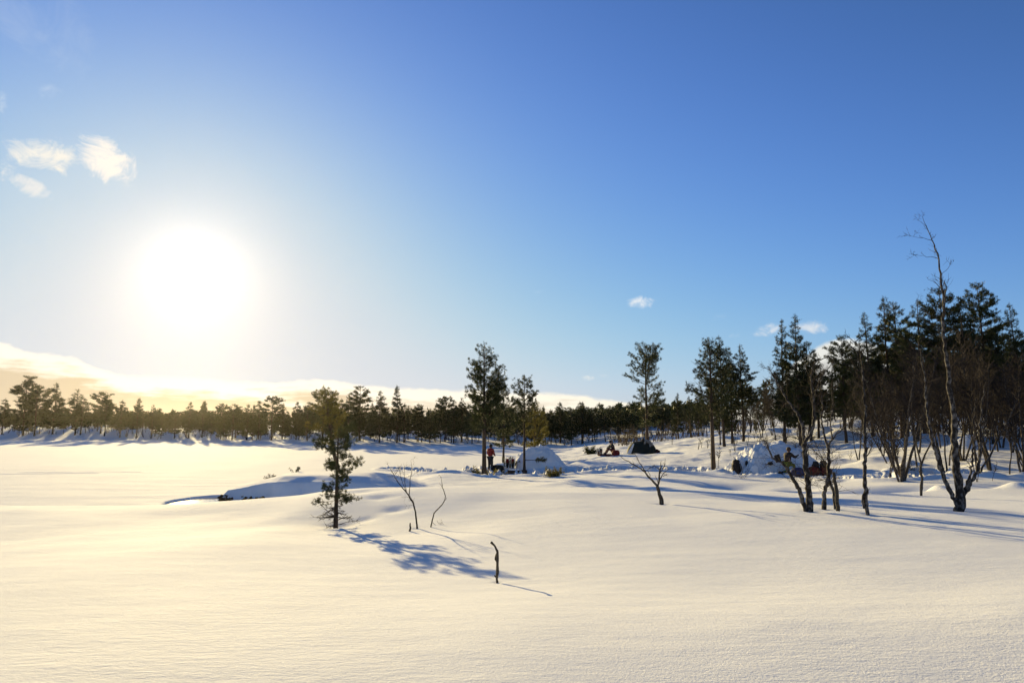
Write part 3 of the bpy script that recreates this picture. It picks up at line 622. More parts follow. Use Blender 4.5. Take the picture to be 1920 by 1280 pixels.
def traced(name, label, cat, Y, stems, twigs=0, seed=1, bm='birch', tm='twig', tl=(0.25, 0.7), tfrom=0.35, part='stem', depth=0.25, jit=0.006, rough=0.045, sides=8, trad=0.007):
    """stems: list of (pixel polyline, radii). Each stem leans in depth as well, so the tree is a solid one from every side."""
    rs = np.random.RandomState(seed); b0 = stems[0][0][0]; x0 = at(b0[0], 795, Y)[0]; g = ground(x0, Y); org = np.array((x0, Y, g))
    # seat the tree so that its foot meets the ground
    foot = at(b0[0], b0[1], Y)[2]; dz = g - foot
    t = thing(name, label, cat, tuple(org)); ends = []
    tops = []
    for si, (pl, rad) in enumerate(stems):
        hh = max(1e-3, max(p[1] for p in pl) - min(p[1] for p in pl)); sgn = rs.uniform(-1, 1) if si else rs.uniform(-0.3, 0.3)
        P = []
        root_y = 0.0
        for k, p in enumerate(pl):
            f = (b0[1] - p[1]) / max(1.0, b0[1] - min(q[1] for s_ in stems for q in s_[0]))
            yy = Y + depth * sgn * f
            q = np.array(at(p[0], p[1], yy)); q[2] += dz * max(0.0, 1 - f * 3); P.append(q - org)
        P = np.array(P)
        if si == 0 or abs(pl[0][1] - b0[1]) < 8: P[0][2] = min(P[0][2], 0) - 0.12
        rad = [q * (0.80 if bm == 'birch' else 1.0) for q in rad]
        rad = list(rad) if len(rad) == len(P) else np.interp(np.linspace(0, 1, len(P)), np.linspace(0, 1, len(rad)), rad)
        ln = np.sum(np.linalg.norm(np.diff(P, axis=0), axis=1)); n = int(max(6, min(60, ln / 0.07)))
        Q, rr = refine(P, rad, n, jit, rs, rough)
        tb = Tubes(); tb.add(Q, np.maximum(rr, 0.002), sides if rad[0] > 0.02 else 5)
        link(part if rad[0] > 0.012 else 'branch', tb.mesh(part), bm if rad[0] > 0.012 else tm, t); tops.append((Q, rr, ln))
    if twigs:
        tw = Tubes(); W = np.array([x[2] for x in tops]); W = W / W.sum()
        for i in range(twigs):
            Q, rr, ln = tops[rs.choice(len(tops), p=W)]; f = rs.uniform(tfrom, 1.0); k = min(len(Q) - 1, int(f * len(Q))); p = Q[k]
            if p[2] < 0.25 * max(q[0][:, 2].max() for q in tops) * tfrom: continue
            T = Q[k] - Q[max(0, k - 2)]; T = T / (np.linalg.norm(T) + 1e-9)
            d = T * 0.6 + rs.randn(3) * np.array([0.8, 0.8, 0.4]) + np.array([0, 0, 0.3]); d /= np.linalg.norm(d); l = rs.uniform(*tl) * (0.45 if rr[k] < 0.018 and trad > 0.005 else 1.0)
            q = [p]; dd = d.copy()
            for s in range(4): dd = dd + rs.randn(3) * 0.22; dd /= np.linalg.norm(dd); q.append(q[-1] + dd * l / 4)
            tw.add(q, np.array([1, .8, .6, .45, .25]) * min(trad, max(0.003, rr[k] * 0.6)), 3)
            for c in range(3):
                u = rs.randint(1, 4); d2 = dd + rs.randn(3) * 0.7; d2 /= np.linalg.norm(d2); l2 = l * rs.uniform(0.2, 0.5)
                tw.add([q[u], q[u] + d2 * l2 * .5, q[u] + d2 * l2 + rs.randn(3) * l2 * 0.1], np.array([.6, .45, .25]) * min(trad, 0.006), 3)
        if tw.V: link('crown', tw.mesh('crown'), tm, t)
    return t
traced('birch_tree', 'tall bare birch with three stems fanning from one thick foot, at the right', 'tree', 17.5, [
    ([(1797, 955), (1799, 935), (1799, 912), (1790, 853), (1790, 799), (1784, 754), (1779, 695), (1774, 663), (1768, 613), (1770, 568), (1763, 518), (1760, 482), (1747, 445), (1736, 423), (1729, 407)], [.15, .15, .12, .10, .085, .07, .06, .052, .045, .04, .032, .022, .014, .009, .004]),
    ([(1795, 944), (1781, 917), (1768, 890), (1754, 844), (1745, 808), (1738, 763), (1736, 717), (1728, 680), (1722, 640)], [.075, .07, .06, .055, .045, .04, .03, .02, .008]),
    ([(1798, 940), (1815, 912), (1833, 880), (1839, 835), (1836, 808), (1841, 760), (1848, 715)], [.07, .06, .05, .04, .03, .02, .008]),
    ([(1804, 930), (1811, 910), (1822, 876), (1827, 826), (1825, 790), (1830, 750)], [.045, .04, .035, .025, .018, .008]),
    ([(1815, 911), (1822, 880), (1815, 862), (1808, 850)], [.02, .016, .01, .005]),
    ([(1760, 486), (1745, 482), (1728, 479), (1704, 477)], [.012, .008, .005, .003]),
    ([(1750, 452), (1735, 446), (1716, 443), (1702, 443)], [.01, .007, .004, .002]),
    ([(1739, 428), (1728, 417), (1716, 411)], [.007, .005, .002]),
    ([(1765, 515), (1776, 506), (1785, 492), (1783, 485)], [.008, .006, .004, .002]),
    ([(1765, 540), (1754, 530), (1741, 525)], [.014, .009, .004]), ([(1765, 552), (1752, 545), (1738, 541)], [.012, .008, .003]),
    ([(1768, 608), (1758, 598), (1740, 588), (1728, 575), (1716, 570)], [.02, .016, .012, .008, .004]),
    ([(1769, 575), (1774, 545), (1772, 525)], [.03, .02, .01])],
    170, 7, tl=(0.2, 0.8), tfrom=0.38, depth=0.5, jit=0.013, rough=0.06)
traced('birch_tree', 'dark forked birch leaning over the right snow mound, with a long arm reaching left', 'tree', 17.0, [
    ([(1520, 955), (1517, 930), (1515, 908), (1510, 861), (1509, 830)], [.11, .095, .085, .075, .07]),
    ([(1509, 832), (1505, 799), (1496, 774), (1484, 761), (1472, 742), (1460, 722), (1449, 702), (1443, 692), (1430, 688)], [.055, .05, .045, .035, .028, .022, .016, .01, .006]),
    ([(1509, 832), (1521, 811), (1527, 786), (1524, 736), (1518, 705), (1527, 682), (1543, 671), (1556, 669)], [.055, .05, .042, .03, .024, .018, .012, .005]),
    ([(1526, 745), (1538, 710), (1550, 692), (1562, 678)], [.02, .015, .01, .005]),
    ([(1513, 955), (1502, 924), (1490, 899), (1477, 880), (1465, 864), (1449, 863), (1446, 852), (1440, 839), (1438, 826), (1420, 819)], [.07, .065, .055, .045, .035, .03, .024, .02, .014, .006]),
    ([(1449, 864), (1440, 868), (1435, 870)], [.014, .009, .004]),
    ([(1509, 832), (1498, 822), (1484, 816), (1470, 821)], [.016, .012, .009, .004])], 230, 9, tl=(0.2, 0.75), tfrom=0.33, depth=0.6, jit=0.010, rough=0.06)
traced('birch_tree', 'pale-barked twin-stemmed birch just right of the dark forked birch', 'tree', 17.6, [
    ([(1544, 955), (1546, 917), (1554, 892), (1554, 861), (1552, 836)], [.07, .06, .055, .05, .045]),
    ([(1552, 838), (1546, 817), (1540, 790), (1543, 760), (1538, 725), (1545, 690)], [.04, .032, .026, .02, .014, .006]),
    ([(1553, 840), (1559, 824), (1571, 811), (1587, 799)], [.035, .026, .02, .01]),
    ([(1559, 825), (1558, 790), (1562, 755), (1557, 720)], [.024, .02, .014, .005]),
    ([(1566, 955), (1562, 917), (1554, 896)], [.045, .042, .04]),
    ([(1552, 870), (1540, 856), (1524, 842)], [.022, .016, .01])], 180, 12, tl=(0.2, 0.7), tfrom=0.33, depth=0.5, jit=0.010, rough=0.07)
traced('tree_stump', 'tall thin broken-off stump beside the twin-stemmed birch', 'stump', 17.2, [([(1571, 956), (1569, 925), (1563, 884)], [.05, .045, .035])], 0, 3, bm='dead', part='trunk')
traced('birch_tree', 'single slim crooked birch with a stub at its foot, right of the birch pair', 'tree', 16.4, [
    ([(1627, 967), (1623, 933), (1621, 892), (1623, 846), (1621, 799), (1623, 767), (1618, 720), (1615, 674), (1610, 640)], [.055, .065, .055, .048, .04, .032, .024, .016, .005]),
    ([(1620, 955), (1617, 940), (1619, 925)], [.03, .03, .02]),
    ([(1621, 860), (1632, 842), (1638, 825)], [.02, .014, .007]), ([(1622, 846), (1632, 835)], [.012, .005])], 130, 15, tl=(0.2, 0.65), tfrom=0.38, depth=0.4, jit=0.010, rough=0.07)
traced('dead_sapling', 'crooked dead sapling in front of the tall three-stemmed birch', 'sapling', 22.5, [
    ([(1727, 928), (1727, 910), (1730, 898), (1726, 885), (1727, 871), (1719, 835), (1714, 799)], [.03, .05, .035, .045, .03, .02, .006]),
    ([(1728, 870), (1736, 855)], [.012, .004]), ([(1726, 888), (1718, 876)], [.014, .005])], 14, 16, tl=(0.1, 0.3), bm='dead', depth=0.1)
traced('stunted_birch', 'low gnarled birch with bare arms spreading wide above the snow crest', 'tree', 20.0, [
    ([(1239, 942), (1241, 933), (1235, 922), (1233, 910)], [.07, .06, .05, .045]),
    ([(1233, 911), (1219, 897), (1208, 883), (1191, 872), (1169, 860), (1158, 852)], [.032, .028, .022, .016, .010, .004]),
    ([(1211, 884), (1200, 869), (1196, 860), (1189, 848)], [.016, .012, .008, .004]),
    ([(1233, 911), (1236, 904), (1236, 888), (1239, 877), (1239, 865)], [.03, .028, .024, .018, .006]),
    ([(1236, 904), (1242, 891), (1245, 885), (1254, 879)], [.018, .014, .01, .004]), ([(1243, 892), (1250, 890), (1251, 888)], [.01, .008, .004]),
    ([(1238, 886), (1245, 877), (1248, 868), (1247, 860)], [.015, .011, .008, .004]), ([(1237, 880), (1228, 872), (1220, 876), (1211, 882)], [.012, .009, .007, .004]),
    ([(1234, 905), (1231, 896), (1228, 891)], [.012, .009, .004]), ([(1218, 896), (1219, 888), (1213, 880)], [.012, .008, .004])], 26, 21, bm='dead', tl=(0.08, 0.3), depth=0.35)
traced('birch_sapling', 'slender bare sapling with a forked top, just right of the small pine', 'sapling', 17.0, [
    ([(783, 990), (780, 965), (775, 942), (767, 929), (760, 920), (746, 904), (736, 887), (731, 877)], [.022, .02, .018, .016, .013, .009, .006, .003]),
    ([(767, 930), (768, 915), (769, 897), (773, 881), (770, 862)], [.011, .009, .007, .005, .002]), ([(762, 922), (759, 905), (758, 880), (757, 868)], [.009, .007, .004, .002]),
    ([(761, 920), (753, 900), (749, 882)], [.007, .005, .002])], 34, 23, bm='twig', tl=(0.10, 0.35), depth=0.2, trad=0.004, jit=0.004)
traced('birch_sapling', 'thin S-curved bare sapling without side branches, right of the fork-topped one', 'sapling', 17.0, [
    ([(807, 991), (809, 980), (814, 961), (826, 949), (836, 936), (834, 926), (829, 910), (827, 895)], [.018, .016, .015, .013, .011, .011, .008, .003]), ([(835, 937), (838, 932)], [.006, .003])], 5, 24, bm='twig', tl=(0.05, 0.2), tfrom=0.8, depth=0.15, trad=0.004, jit=0.004)
traced('tree_stump', 'short broken stub in the snow at the foot of the fork-topped sapling', 'stump', 16.5, [([(767, 997), (769, 988), (770, 979)], [.026, .022, .014])], 0, 3, bm='dead', part='trunk')
traced('dead_branch', 'gnarled dead stick with a bent top standing alone in the foreground snow', 'stick', 9.0, [
    ([(934, 1090), (930, 1079), (934, 1061), (932, 1045), (935, 1028), (927, 1023), (920, 1015)], [.016, .018, .022, .017, .016, .014, .015]),
    ([(931, 1052), (928, 1045), (932, 1036), (934, 1030)], [.008, .013, .008, .008]), ([(930, 1079), (927, 1077)], [.012, .006])], 0, 26, bm='dead', depth=0.06, jit=0.003, part='stem', rough=0.16)
traced('dead_branch', 'tiny dark twig tip sticking out of the bare foreground snow at the right', 'stick', 7.6, [([(1450, 1125), (1449, 1119), (1448, 1113)], [.014, .010, .005]), ([(1449, 1121), (1446, 1118)], [.007, .004])], 0, 27, bm='dead', depth=0.02, jit=0.001, part='stem')

def twig_bush(name, label, cat, px, Y, n, h, m='twig', flat=0.6, seed=1, wid=1.0, rad=0.006, needle=None):
    rs = np.random.RandomState(seed); x = at(px, 795, Y)[0]; t = thing(name, label, cat, (x, Y, ground(x, Y))); tb = Tubes(); TP = []; TA = []
    for i in range(n):
        a = rs.uniform(0, 6.28); l = h * rs.uniform(0.5, 1.2); d = np.array([math.cos(a) * wid, math.sin(a) * wid, rs.uniform(0.1, 1.0) * flat * 2]); d /= np.linalg.norm(d); p = np.array([rs.randn() * .08 * h, rs.randn() * .08 * h, -0.05]); q = [p]
        for s in range(4): d = d + rs.randn(3) * 0.18; d /= np.linalg.norm(d); q.append(q[-1] + d * l / 4)
        tb.add(q, np.array([1, .8, .6, .4, .2]) * rad, 3)
        for c in range(3):
            u = rs.randint(1, 4); d2 = d + rs.randn(3) * 0.5; d2 /= np.linalg.norm(d2); tb.add([q[u], q[u] + d2 * l * .15, q[u] + d2 * l * .3], np.array([.6, .4, .2]) * rad, 3)
        if needle: 
            for u in (2, 3, 4): TP.append(q[u]); TA.append(d)
    link('stem', tb.mesh('stem'), m, t)
    if needle:
        V = needles(np.array(TP), np.array(TA), rs, 10, needle[0], needle[1]); link('crown', mesh_np('crown', V, None, np.arange(len(V)).reshape(-1, 3)), needle[2], t)
    return t
twig_bush('twig_bush', 'tiny spiky bare bush beside the S-curved sapling', 'bush', 826, 17.4, 9, 0.22, seed=2, rad=0.004)
twig_bush('twig_bush', 'tiny pine tip poking through the snow on the creek knoll, left of its neighbour', 'bush', 512, 41.5, 9, 0.42, seed=3, needle=(0.16, 0.03, 'needles'))
twig_bush('twig_bush', 'upright little pine tip on the creek knoll, nearer the small pine', 'bush', 557, 41.0, 6, 0.40, seed=4, flat=1.2, needle=(0.14, 0.03, 'needles'))
twig_bush('twig_bush', 'flat sprig of twigs lying on the lake snow before the creek pool', 'bush', 448, 20.5, 7, 0.20, seed=5, flat=0.1, rad=0.004)
twig_bush('brush_heap', 'snow-dusted heap of cut pine twigs in front of the left snow mound', 'brush', 1036, 41.0, 46, 0.62, seed=6, flat=0.5, rad=0.012, needle=(0.16, 0.04, 'needles_sunlit'))
twig_bush('twig_bush', 'dark little bush with its own blue shadow, behind the sitting person', 'bush', 1107, 71, 30, 0.95, seed=7, flat=0.9, rad=0.02, needle=(0.25, 0.08, 'needles'))
twig_bush('brush_heap', 'low dark heap of spiky brushwood on the slope between the birches', 'brush', 1688, 32.5, 60, 0.8, seed=8, flat=0.25, rad=0.010)
twig_bush('twig_bush', 'tall grass-thin dark sprays beside the left pack on the right snow mound', 'bush', 1387, 36.5, 14, 1.1, seed=12, flat=1.3, rad=0.006)

# ------------------------------------------------------------------ individual pines
def hero(label, px, base_py, top, Y, seed, cb, prof, nwh, per, nm='needles', r0=0.12, name='pine_tree', rz=0, **kw):
    x = at(px, 795, Y)[0]; z = ground(x, Y); H = at(px, top, Y)[2] - z
    ms = pine(seed, H, r0, cb, prof, nwh, per, **kw)
    return tree_thing(name, label, 'tree', ms, (x, Y, z), rz, 1.0, None, nm)
hero('tall pine with long bare trunk beside the person in red', 908, 892, 647, 44, 41, 0.36, shaped((0, 0.9), (0.2, 1.25), (0.42, 1.0), (0.62, 1.0), (0.8, 0.6), (0.92, 0.5), (1, 0.15)), 30, 6, r0=0.15,
     k=16, L=0.14, w=0.024, gap=0.18, step=0.13, subs=3, up=(0.0, 0.6), bend=0.12, twin=(0.42, 1.0, 0.3, 0.84))
hero('bushy lower pine partly hidden behind the tall long-trunked pine', 944, 860, 722, 62, 42, 0.2, shaped((0, 0.8), (0.3, 1.35), (0.6, 1.1), (0.85, 0.6), (1, 0.2)), 22, 6, r0=0.10, k=12, L=0.17, w=0.035, gap=0.15, step=0.16, subs=2.5, up=(0, 0.6))
hero('pine with thin bare trunk at the left flank of the left snow mound', 983, 878, 705, 48, 43, 0.42, shaped((0, 0.6), (0.25, 0.95), (0.55, 0.85), (0.8, 0.55), (1, 0.12)), 22, 5, r0=0.09, k=16, L=0.14, w=0.024, gap=0.2, step=0.14, subs=2.6, up=(0.1, 0.8), bend=0.1)
hero('sunlit yellow-green young pine rising behind the left snow mound', 1003, 845, 752, 62, 44, 0.06, shaped((0, 0.8), (0.35, 1.15), (0.7, 0.75), (1, 0.15)), 22, 7, nm='needles_sunlit', r0=0.08, k=12, L=0.18, w=0.034, gap=0.1, step=0.2, subs=2)
hero('tall open-crowned pine standing behind the dome tent', 1213, 832, 643, 78, 45, 0.20, shaped((0, 1.4), (0.25, 2.0), (0.5, 1.9), (0.75, 1.7), (0.92, 0.9), (1, 0.3)), 24, 5, r0=0.19, k=13, L=0.22, w=0.035, gap=0.28, step=0.22, subs=2.4, up=(0.1, 0.75), bend=0.1, dead=0.25, twin=(0.62, 0.7, 0.2, 0.96))
hero('straight pine with long smooth bare trunk between the tent and the right snow mound', 1335, 881, 635, 44, 46, 0.40, shaped((0, 0.7), (0.2, 1.3), (0.5, 1.25), (0.7, 1.0), (0.88, 0.6), (1, 0.15)), 28, 6, r0=0.15, k=15, L=0.14, w=0.024, gap=0.2, step=0.15, subs=2.6, up=(0.15, 0.6), bend=0.06, dead=0.3)
# leaning pine on the creek knoll
hero('golden-lit pine leaning left beyond the creek knoll behind the small pine', 641, 886, 726, 57, 47, 0.32, shaped((0, 0.9), (0.25, 1.6), (0.5, 1.2), (0.7, 1.1), (0.88, 0.6), (1, 0.15)), 24, 5, nm='needles_sunlit', r0=0.17, lean=(-1.6, 0.3), lexp=0.65, k=12, L=0.18, w=0.035, gap=0.2, step=0.2, subs=2.6, up=(0, 0.7), bend=0.1)
# small pine in the foreground: needle tufts carried on separate boughs, dead lower branches
def small_pine():
    px, Y = 635, 18.5; x = at(px, 795, Y)[0]; z = ground(x, Y); H = at(px, 800, Y)[2] - z
    prof = shaped((0, 0.5), (0.1, 0.42), (0.25, 0.40), (0.36, 0.55), (0.5, 0.42), (0.60, 0.45), (0.72, 0.46), (0.86, 0.40), (0.95, 0.24), (1, 0.10))
    tr, cr = pine(51, H, 0.055, 0.27, prof, 17, 5, k=22, L=0.068, w=0.011, up=(-0.1, 0.4), step=0.050, gap=0.28, bend=0.1, subs=4, sides=9, dens=1.0)
    t = tree_thing('pine_tree', 'small young pine with dead lower branches standing in the foreground snow', 'tree', (tr, cr), (x, Y, z), 0.4, 1.0, None, 'needles')
    rs = np.random.RandomState(8)
    for i in range(30):
        a = rs.uniform(0, 6.28); l = rs.uniform(0.25, 0.62); h = rs.uniform(0.05, 0.85); d = np.array([math.cos(a), math.sin(a), rs.uniform(-0.25, 0.35) if h > 0.3 else rs.uniform(-0.1, 0.3)]); tb = Tubes(); q = [np.array([0, 0, h])]
        if h > 0.35: l *= 0.7
        for s in range(5): d = d + rs.randn(3) * 0.12; d /= np.linalg.norm(d); q.append(q[-1] + d * l / 5); q[-1][2] = max(q[-1][2], 0.01)
        tb.add(q, np.linspace(1, 0.25, 6) * 0.012, 4)
        for c in range(12):
            u = rs.randint(1, 6); d2 = d + rs.randn(3) * 0.6; d2 /= np.linalg.norm(d2); l2 = l * rs.uniform(0.15, 0.4)
            tb.add([q[u], q[u] + d2 * l2 * .5 + rs.randn(3) * .01, q[u] + d2 * l2], [0.005, 0.004, 0.002], 3)
        link('dead_branch', tb.mesh('dead_branch'), 'twig', t)
small_pine()

# dark turf showing under the overhanging snow of the creek bank
def bank_turf():
    rs = np.random.RandomState(4); V = []; T = []
    for i in range(650):
        x = rs.uniform(-15.5, -7.0)
        if math.sin(x * 2.7) + 0.5 * math.sin(x * 7.1) < -0.1 and x > -14.6: continue
        y = float(bank_edge(np.array([x]))[0]) - 0.30 + rs.uniform(-0.1, 0.1); z = LAKE + 0.02 + abs(rs.randn()) * 0.13
        s = rs.uniform(0.03, 0.10); b = len(V)
        for k in range(5):
            a = k * 1.256 + rs.rand(); V.append((x + math.cos(a) * s * rs.uniform(.6, 1.4), y - 0.1 + rs.uniform(-.05, .05), z + math.sin(a) * s * rs.uniform(0.4, 0.9)))
        V.append((x, y - 0.22, z)); T += [(b + k, b + (k + 1) % 5, b + 5) for k in range(5)]
    tag(link('bank_turf', mesh_np('bank_turf', np.array(V), None, np.array(T)), 'earth'), 'strip of dark frozen turf under the snow overhang of the creek bank', 'turf', kind='stuff')
bank_turf()

# ------------------------------------------------------------------ camp
def blob(name, m, parent, pts, faces=None, sub=0):
    me = bpy.data.meshes.new(name); me.from_pydata(pts, [], faces); me.update(); return link(name, me, m, parent)
def ico(name, m, parent, c, r, sub=3, noise=0.1, seed=0, rot=None, cut=None):
    bm = bmesh.new(); bmesh.ops.create_icosphere(bm, subdivisions=sub, radius=1.0); V = np.array([v.co[:] for v in bm.verts])
    nz = fbm(V[:, 0] * 1.6 + seed * 7 + V[:, 2], V[:, 1] * 1.6 + V[:, 2] * 1.3, 3); V = V * (1 + noise * nz)[:, None] * np.array(r)
    for v, p in zip(bm.verts, V): v.co = p
    if rot: bmesh.ops.rotate(bm, verts=bm.verts, matrix=Matrix.Rotation(rot[0], 3, rot[1]))
    bmesh.ops.translate(bm, verts=bm.verts, vec=c)
    for f in bm.faces: f.smooth = True
    me = bpy.data.meshes.new(name); bm.to_mesh(me); bm.free(); return link(name, me, m, parent)
def box(name, m, parent, c, s, rot=0.0, axis='Z', bev=0.2):
    bm = bmesh.new(); bmesh.ops.create_cube(bm, size=1.0)
    for v in bm.verts: v.co = Vector((v.co.x * s[0], v.co.y * s[1], v.co.z * s[2]))
    bmesh.ops.bevel(bm, geom=bm.edges[:], offset=bev * min(s), segments=2, affect='EDGES')
    if rot: bmesh.ops.rotate(bm, verts=bm.verts, matrix=Matrix.Rotation(rot, 3, axis))
    bmesh.ops.translate(bm, verts=bm.verts, vec=c); me = bpy.data.meshes.new(name); bm.to_mesh(me); bm.free(); return link(name, me, m, parent)
def tube(name, m, parent, pts, rad, sides=8):
    tb = Tubes(); tb.add(pts, rad, sides); return link(name, tb.mesh(name), m, parent)

def snow_mound(label, px, Y, hw, hd, h, seed, prof, parent=None):
    """hand-piled snow shelter; prof: outline height over x from -1 to 1"""
    x0 = at(px, 795, Y)[0]; g = ground(x0, Y); n = 90
    U, Vv = np.meshgrid(np.linspace(-1.25, 1.25, n), np.linspace(-1.25, 1.25, n)); q = np.abs(Vv)
    pz = np.interp(U, [p[0] for p in prof], [p[1] for p in prof]); pz = np.where(pz > 0, np.abs(pz) ** 0.82, 0)
    cut = np.clip(1 - (q / (0.25 + 0.85 * np.sqrt(np.maximum(pz, 0.0)))) ** 2.4, 0, 1) ** 0.6
    Z = h * pz * cut; X = U * hw; Y_ = Vv * hd
    rough = 0.15 * fbm(X * 1.6 + seed * 9, Y_ * 1.6, 5, 0.6) * sst(Z, 0.05, 0.4); Z = Z + rough
    gz = height(X + x0, Y_ + Y) - g
    Z = np.maximum(Z - 0.08, 0 * Z - 0.25) + np.minimum(gz, 0.15) * (Z < 10)
    P = np.stack([X + 0.06 * fbm(Y_ * 2 + seed, Z * 2, 3), Y_ + 0.08 * fbm(X * 2, Z * 3 + seed, 3), Z], -1).reshape(-1, 3)
    i, j = np.meshgrid(np.arange(n - 1), np.arange(n - 1), indexing='ij'); a = (i * n + j).ravel(); Q = np.stack([a, a + 1, a + n + 1, a + n], -1)
    o = link('snow_shelter', mesh_np('snow_shelter', P, Q, None, True), 'snow_rough', None, (x0, Y, g)); return tag(o, label, 'snow shelter')
snow_mound('left snow shelter, a tall steep hand-piled dome beside the pine with the thin trunk', 1010, 50.5, 1.72, 1.7, 1.62, 2,
           [(-1.2, 0), (-1.02, 0.18), (-0.92, 0.46), (-0.76, 0.70), (-0.55, 0.86), (-0.3, 0.95), (-0.02, 0.98), (0.05, 1.04), (0.14, 0.98), (0.3, 0.94), (0.45, 0.88), (0.6, 0.72), (0.78, 0.48), (0.95, 0.25), (1.2, 0)])
snow_mound('right snow shelter, a broad low hand-piled dome behind the forked birch', 1445, 41, 2.55, 1.9, 1.72, 5,
           [(-1.2, 0), (-1.0, 0.18), (-0.82, 0.45), (-0.64, 0.70), (-0.45, 0.90), (-0.25, 0.98), (0.0, 1.0), (0.25, 0.97), (0.42, 0.88), (0.62, 0.70), (0.82, 0.45), (1.0, 0.18), (1.2, 0)])

def skin_mesh(name, verts, edges, radii, m, parent, root=0, sub=1):
    me = bpy.data.meshes.new(name); me.from_pydata(verts, edges, []); o = bpy.data.objects.new(name + '_tmp', me); COL.objects.link(o)
    sk = o.modifiers.new('skin', 'SKIN'); sk.use_smooth_shade = True
    for i, r in enumerate(radii): me.skin_vertices[0].data[i].radius = (r, r) if not hasattr(r, '__len__') else r; me.skin_vertices[0].data[i].use_root = (i == root)
    ss_ = o.modifiers.new('sub', 'SUBSURF'); ss_.levels = sub; ss_.render_levels = sub
    dg = bpy.context.evaluated_depsgraph_get(); ev = o.evaluated_get(dg); out = bpy.data.meshes.new_from_object(ev); bpy.data.objects.remove(o); bpy.data.meshes.remove(me)
    out.name = name; out.materials.clear(); return link(name, out, m, parent)
def person(label, px, Y, rz, J, jacket, trousers, hat, dz=0.0, scale=1.0, group=None, skin_part=True):
    """J: joints in metres in body space (x right, y forward, z up)"""
    x = at(px, 795, Y)[0]; t = thing('person', label, 'person', (x, Y, ground(x, Y) + dz), rz, group, scale)
    v = [J[k] for k in ('pelvis', 'waist', 'chest', 'neck', 'head', 'shL', 'elL', 'wrL', 'shR', 'elR', 'wrR', 'hipL', 'knL', 'anL', 'toL', 'hipR', 'knR', 'anR', 'toR')]
    e = [(0, 1), (1, 2), (2, 3), (3, 4), (2, 5), (5, 6), (6, 7), (2, 8), (8, 9), (9, 10), (0, 11), (11, 12), (12, 13), (13, 14), (0, 15), (15, 16), (16, 17), (17, 18)]
    r = [.13, .12, .145, .06, .09, .07, .05, .035, .07, .05, .035, .095, .065, .045, .04, .095, .065, .045, .04]
    skin_mesh('body', v, e, r, 'skin', t)
    vj = [J[k] for k in ('pelvis', 'waist', 'chest', 'shL', 'elL', 'wrL', 'shR', 'elR', 'wrR', 'neck')]
    skin_mesh('jacket', vj, [(0, 1), (1, 2), (2, 3), (3, 4), (4, 5), (2, 6), (6, 7), (7, 8), (2, 9)], [.19, .175, .19, .10, .08, .062, .10, .08, .062, .10], jacket, t)
    vt = [J[k] for k in ('pelvis', 'hipL', 'knL', 'anL', 'hipR', 'knR', 'anR')]
    skin_mesh('trousers', vt, [(0, 1), (1, 2), (2, 3), (0, 4), (4, 5), (5, 6)], [.16, .125, .095, .075, .125, .095, .075], trousers, t)
    for s in 'LR': skin_mesh('boot', [J['an' + s], J['to' + s]], [(0, 1)], [.068, .058], 'black', t)
    hd = Vector(J['head']); nk = Vector(J['neck']); upv = (hd - nk).normalized(); c = hd + upv * 0.05
    q = upv.to_track_quat('Z', 'Y').to_matrix()
    ico('hat', hat, t, tuple(c - Vector((0, 0.02, 0))), (.125, .135, .13), 2, 0.06, 3)
    for s in 'LR':
        w = Vector(J['wr' + s]); d = (w - Vector(J['el' + s])).normalized(); sd = d.cross(Vector((0, 0, 1))); sd = sd.normalized() if sd.length > .1 else Vector((1, 0, 0)); nrm_ = d.cross(sd)
        vv = [tuple(w), tuple(w + d * .07)]; ee = [(0, 1)]
        for k in range(4):
            b = w + d * .08 + sd * (k - 1.5) * .022; l = (.060, .072, .068, .052)[k]; i0 = len(vv); vv += [tuple(b), tuple(b + d * l * .6 - nrm_ * .012), tuple(b + d * l - nrm_ * .03)]; ee += [(1, i0), (i0, i0 + 1), (i0 + 1, i0 + 2)]
        i0 = len(vv); b = w + d * .03 + sd * .045; vv += [tuple(b), tuple(b + d * .04 + sd * .02)]; ee += [(0, i0), (i0, i0 + 1)]
        skin_mesh('glove', vv, ee, [.034, .040] + [.011] * (len(vv) - 2), 'black', t)
    return t
STAND = dict(pelvis=(0, 0, .95), waist=(0, .01, 1.12), chest=(0, .03, 1.36), neck=(0, .05, 1.52), head=(0, .07, 1.62), shL=(-.19, .02, 1.42), elL=(-.27, .06, 1.15), wrL=(-.20, .26, 1.02), shR=(.19, .02, 1.42), elR=(.27, .05, 1.15), wrR=(.19, .24, 1.04),
             hipL=(-.10, 0, .88), knL=(-.11, .04, .48), anL=(-.12, 0, .09), toL=(-.13, .17, .05), hipR=(.10, 0, .88), knR=(.12, .03, .48), anR=(.12, -.02, .09), toR=(.14, .15, .05))
BENT = dict(STAND, pelvis=(0, -.18, .90), waist=(0, -.02, 1.03), chest=(0, .22, 1.14), neck=(0, .36, 1.20), head=(0, .45, 1.22), shL=(-.19, .26, 1.14), elL=(-.24, .34, .88), wrL=(-.16, .46, .68), shR=(.19, .26, 1.14), elR=(.24, .34, .88), wrR=(.16, .46, .68), hipL=(-.1, -.16, .85), hipR=(.1, -.16, .85), knL=(-.12, .04, .48), knR=(.12, .04, .48), anL=(-.13, -.08, .09), anR=(.13, -.08, .09), toL=(-.14, .08, .05), toR=(.14, .08, .05))
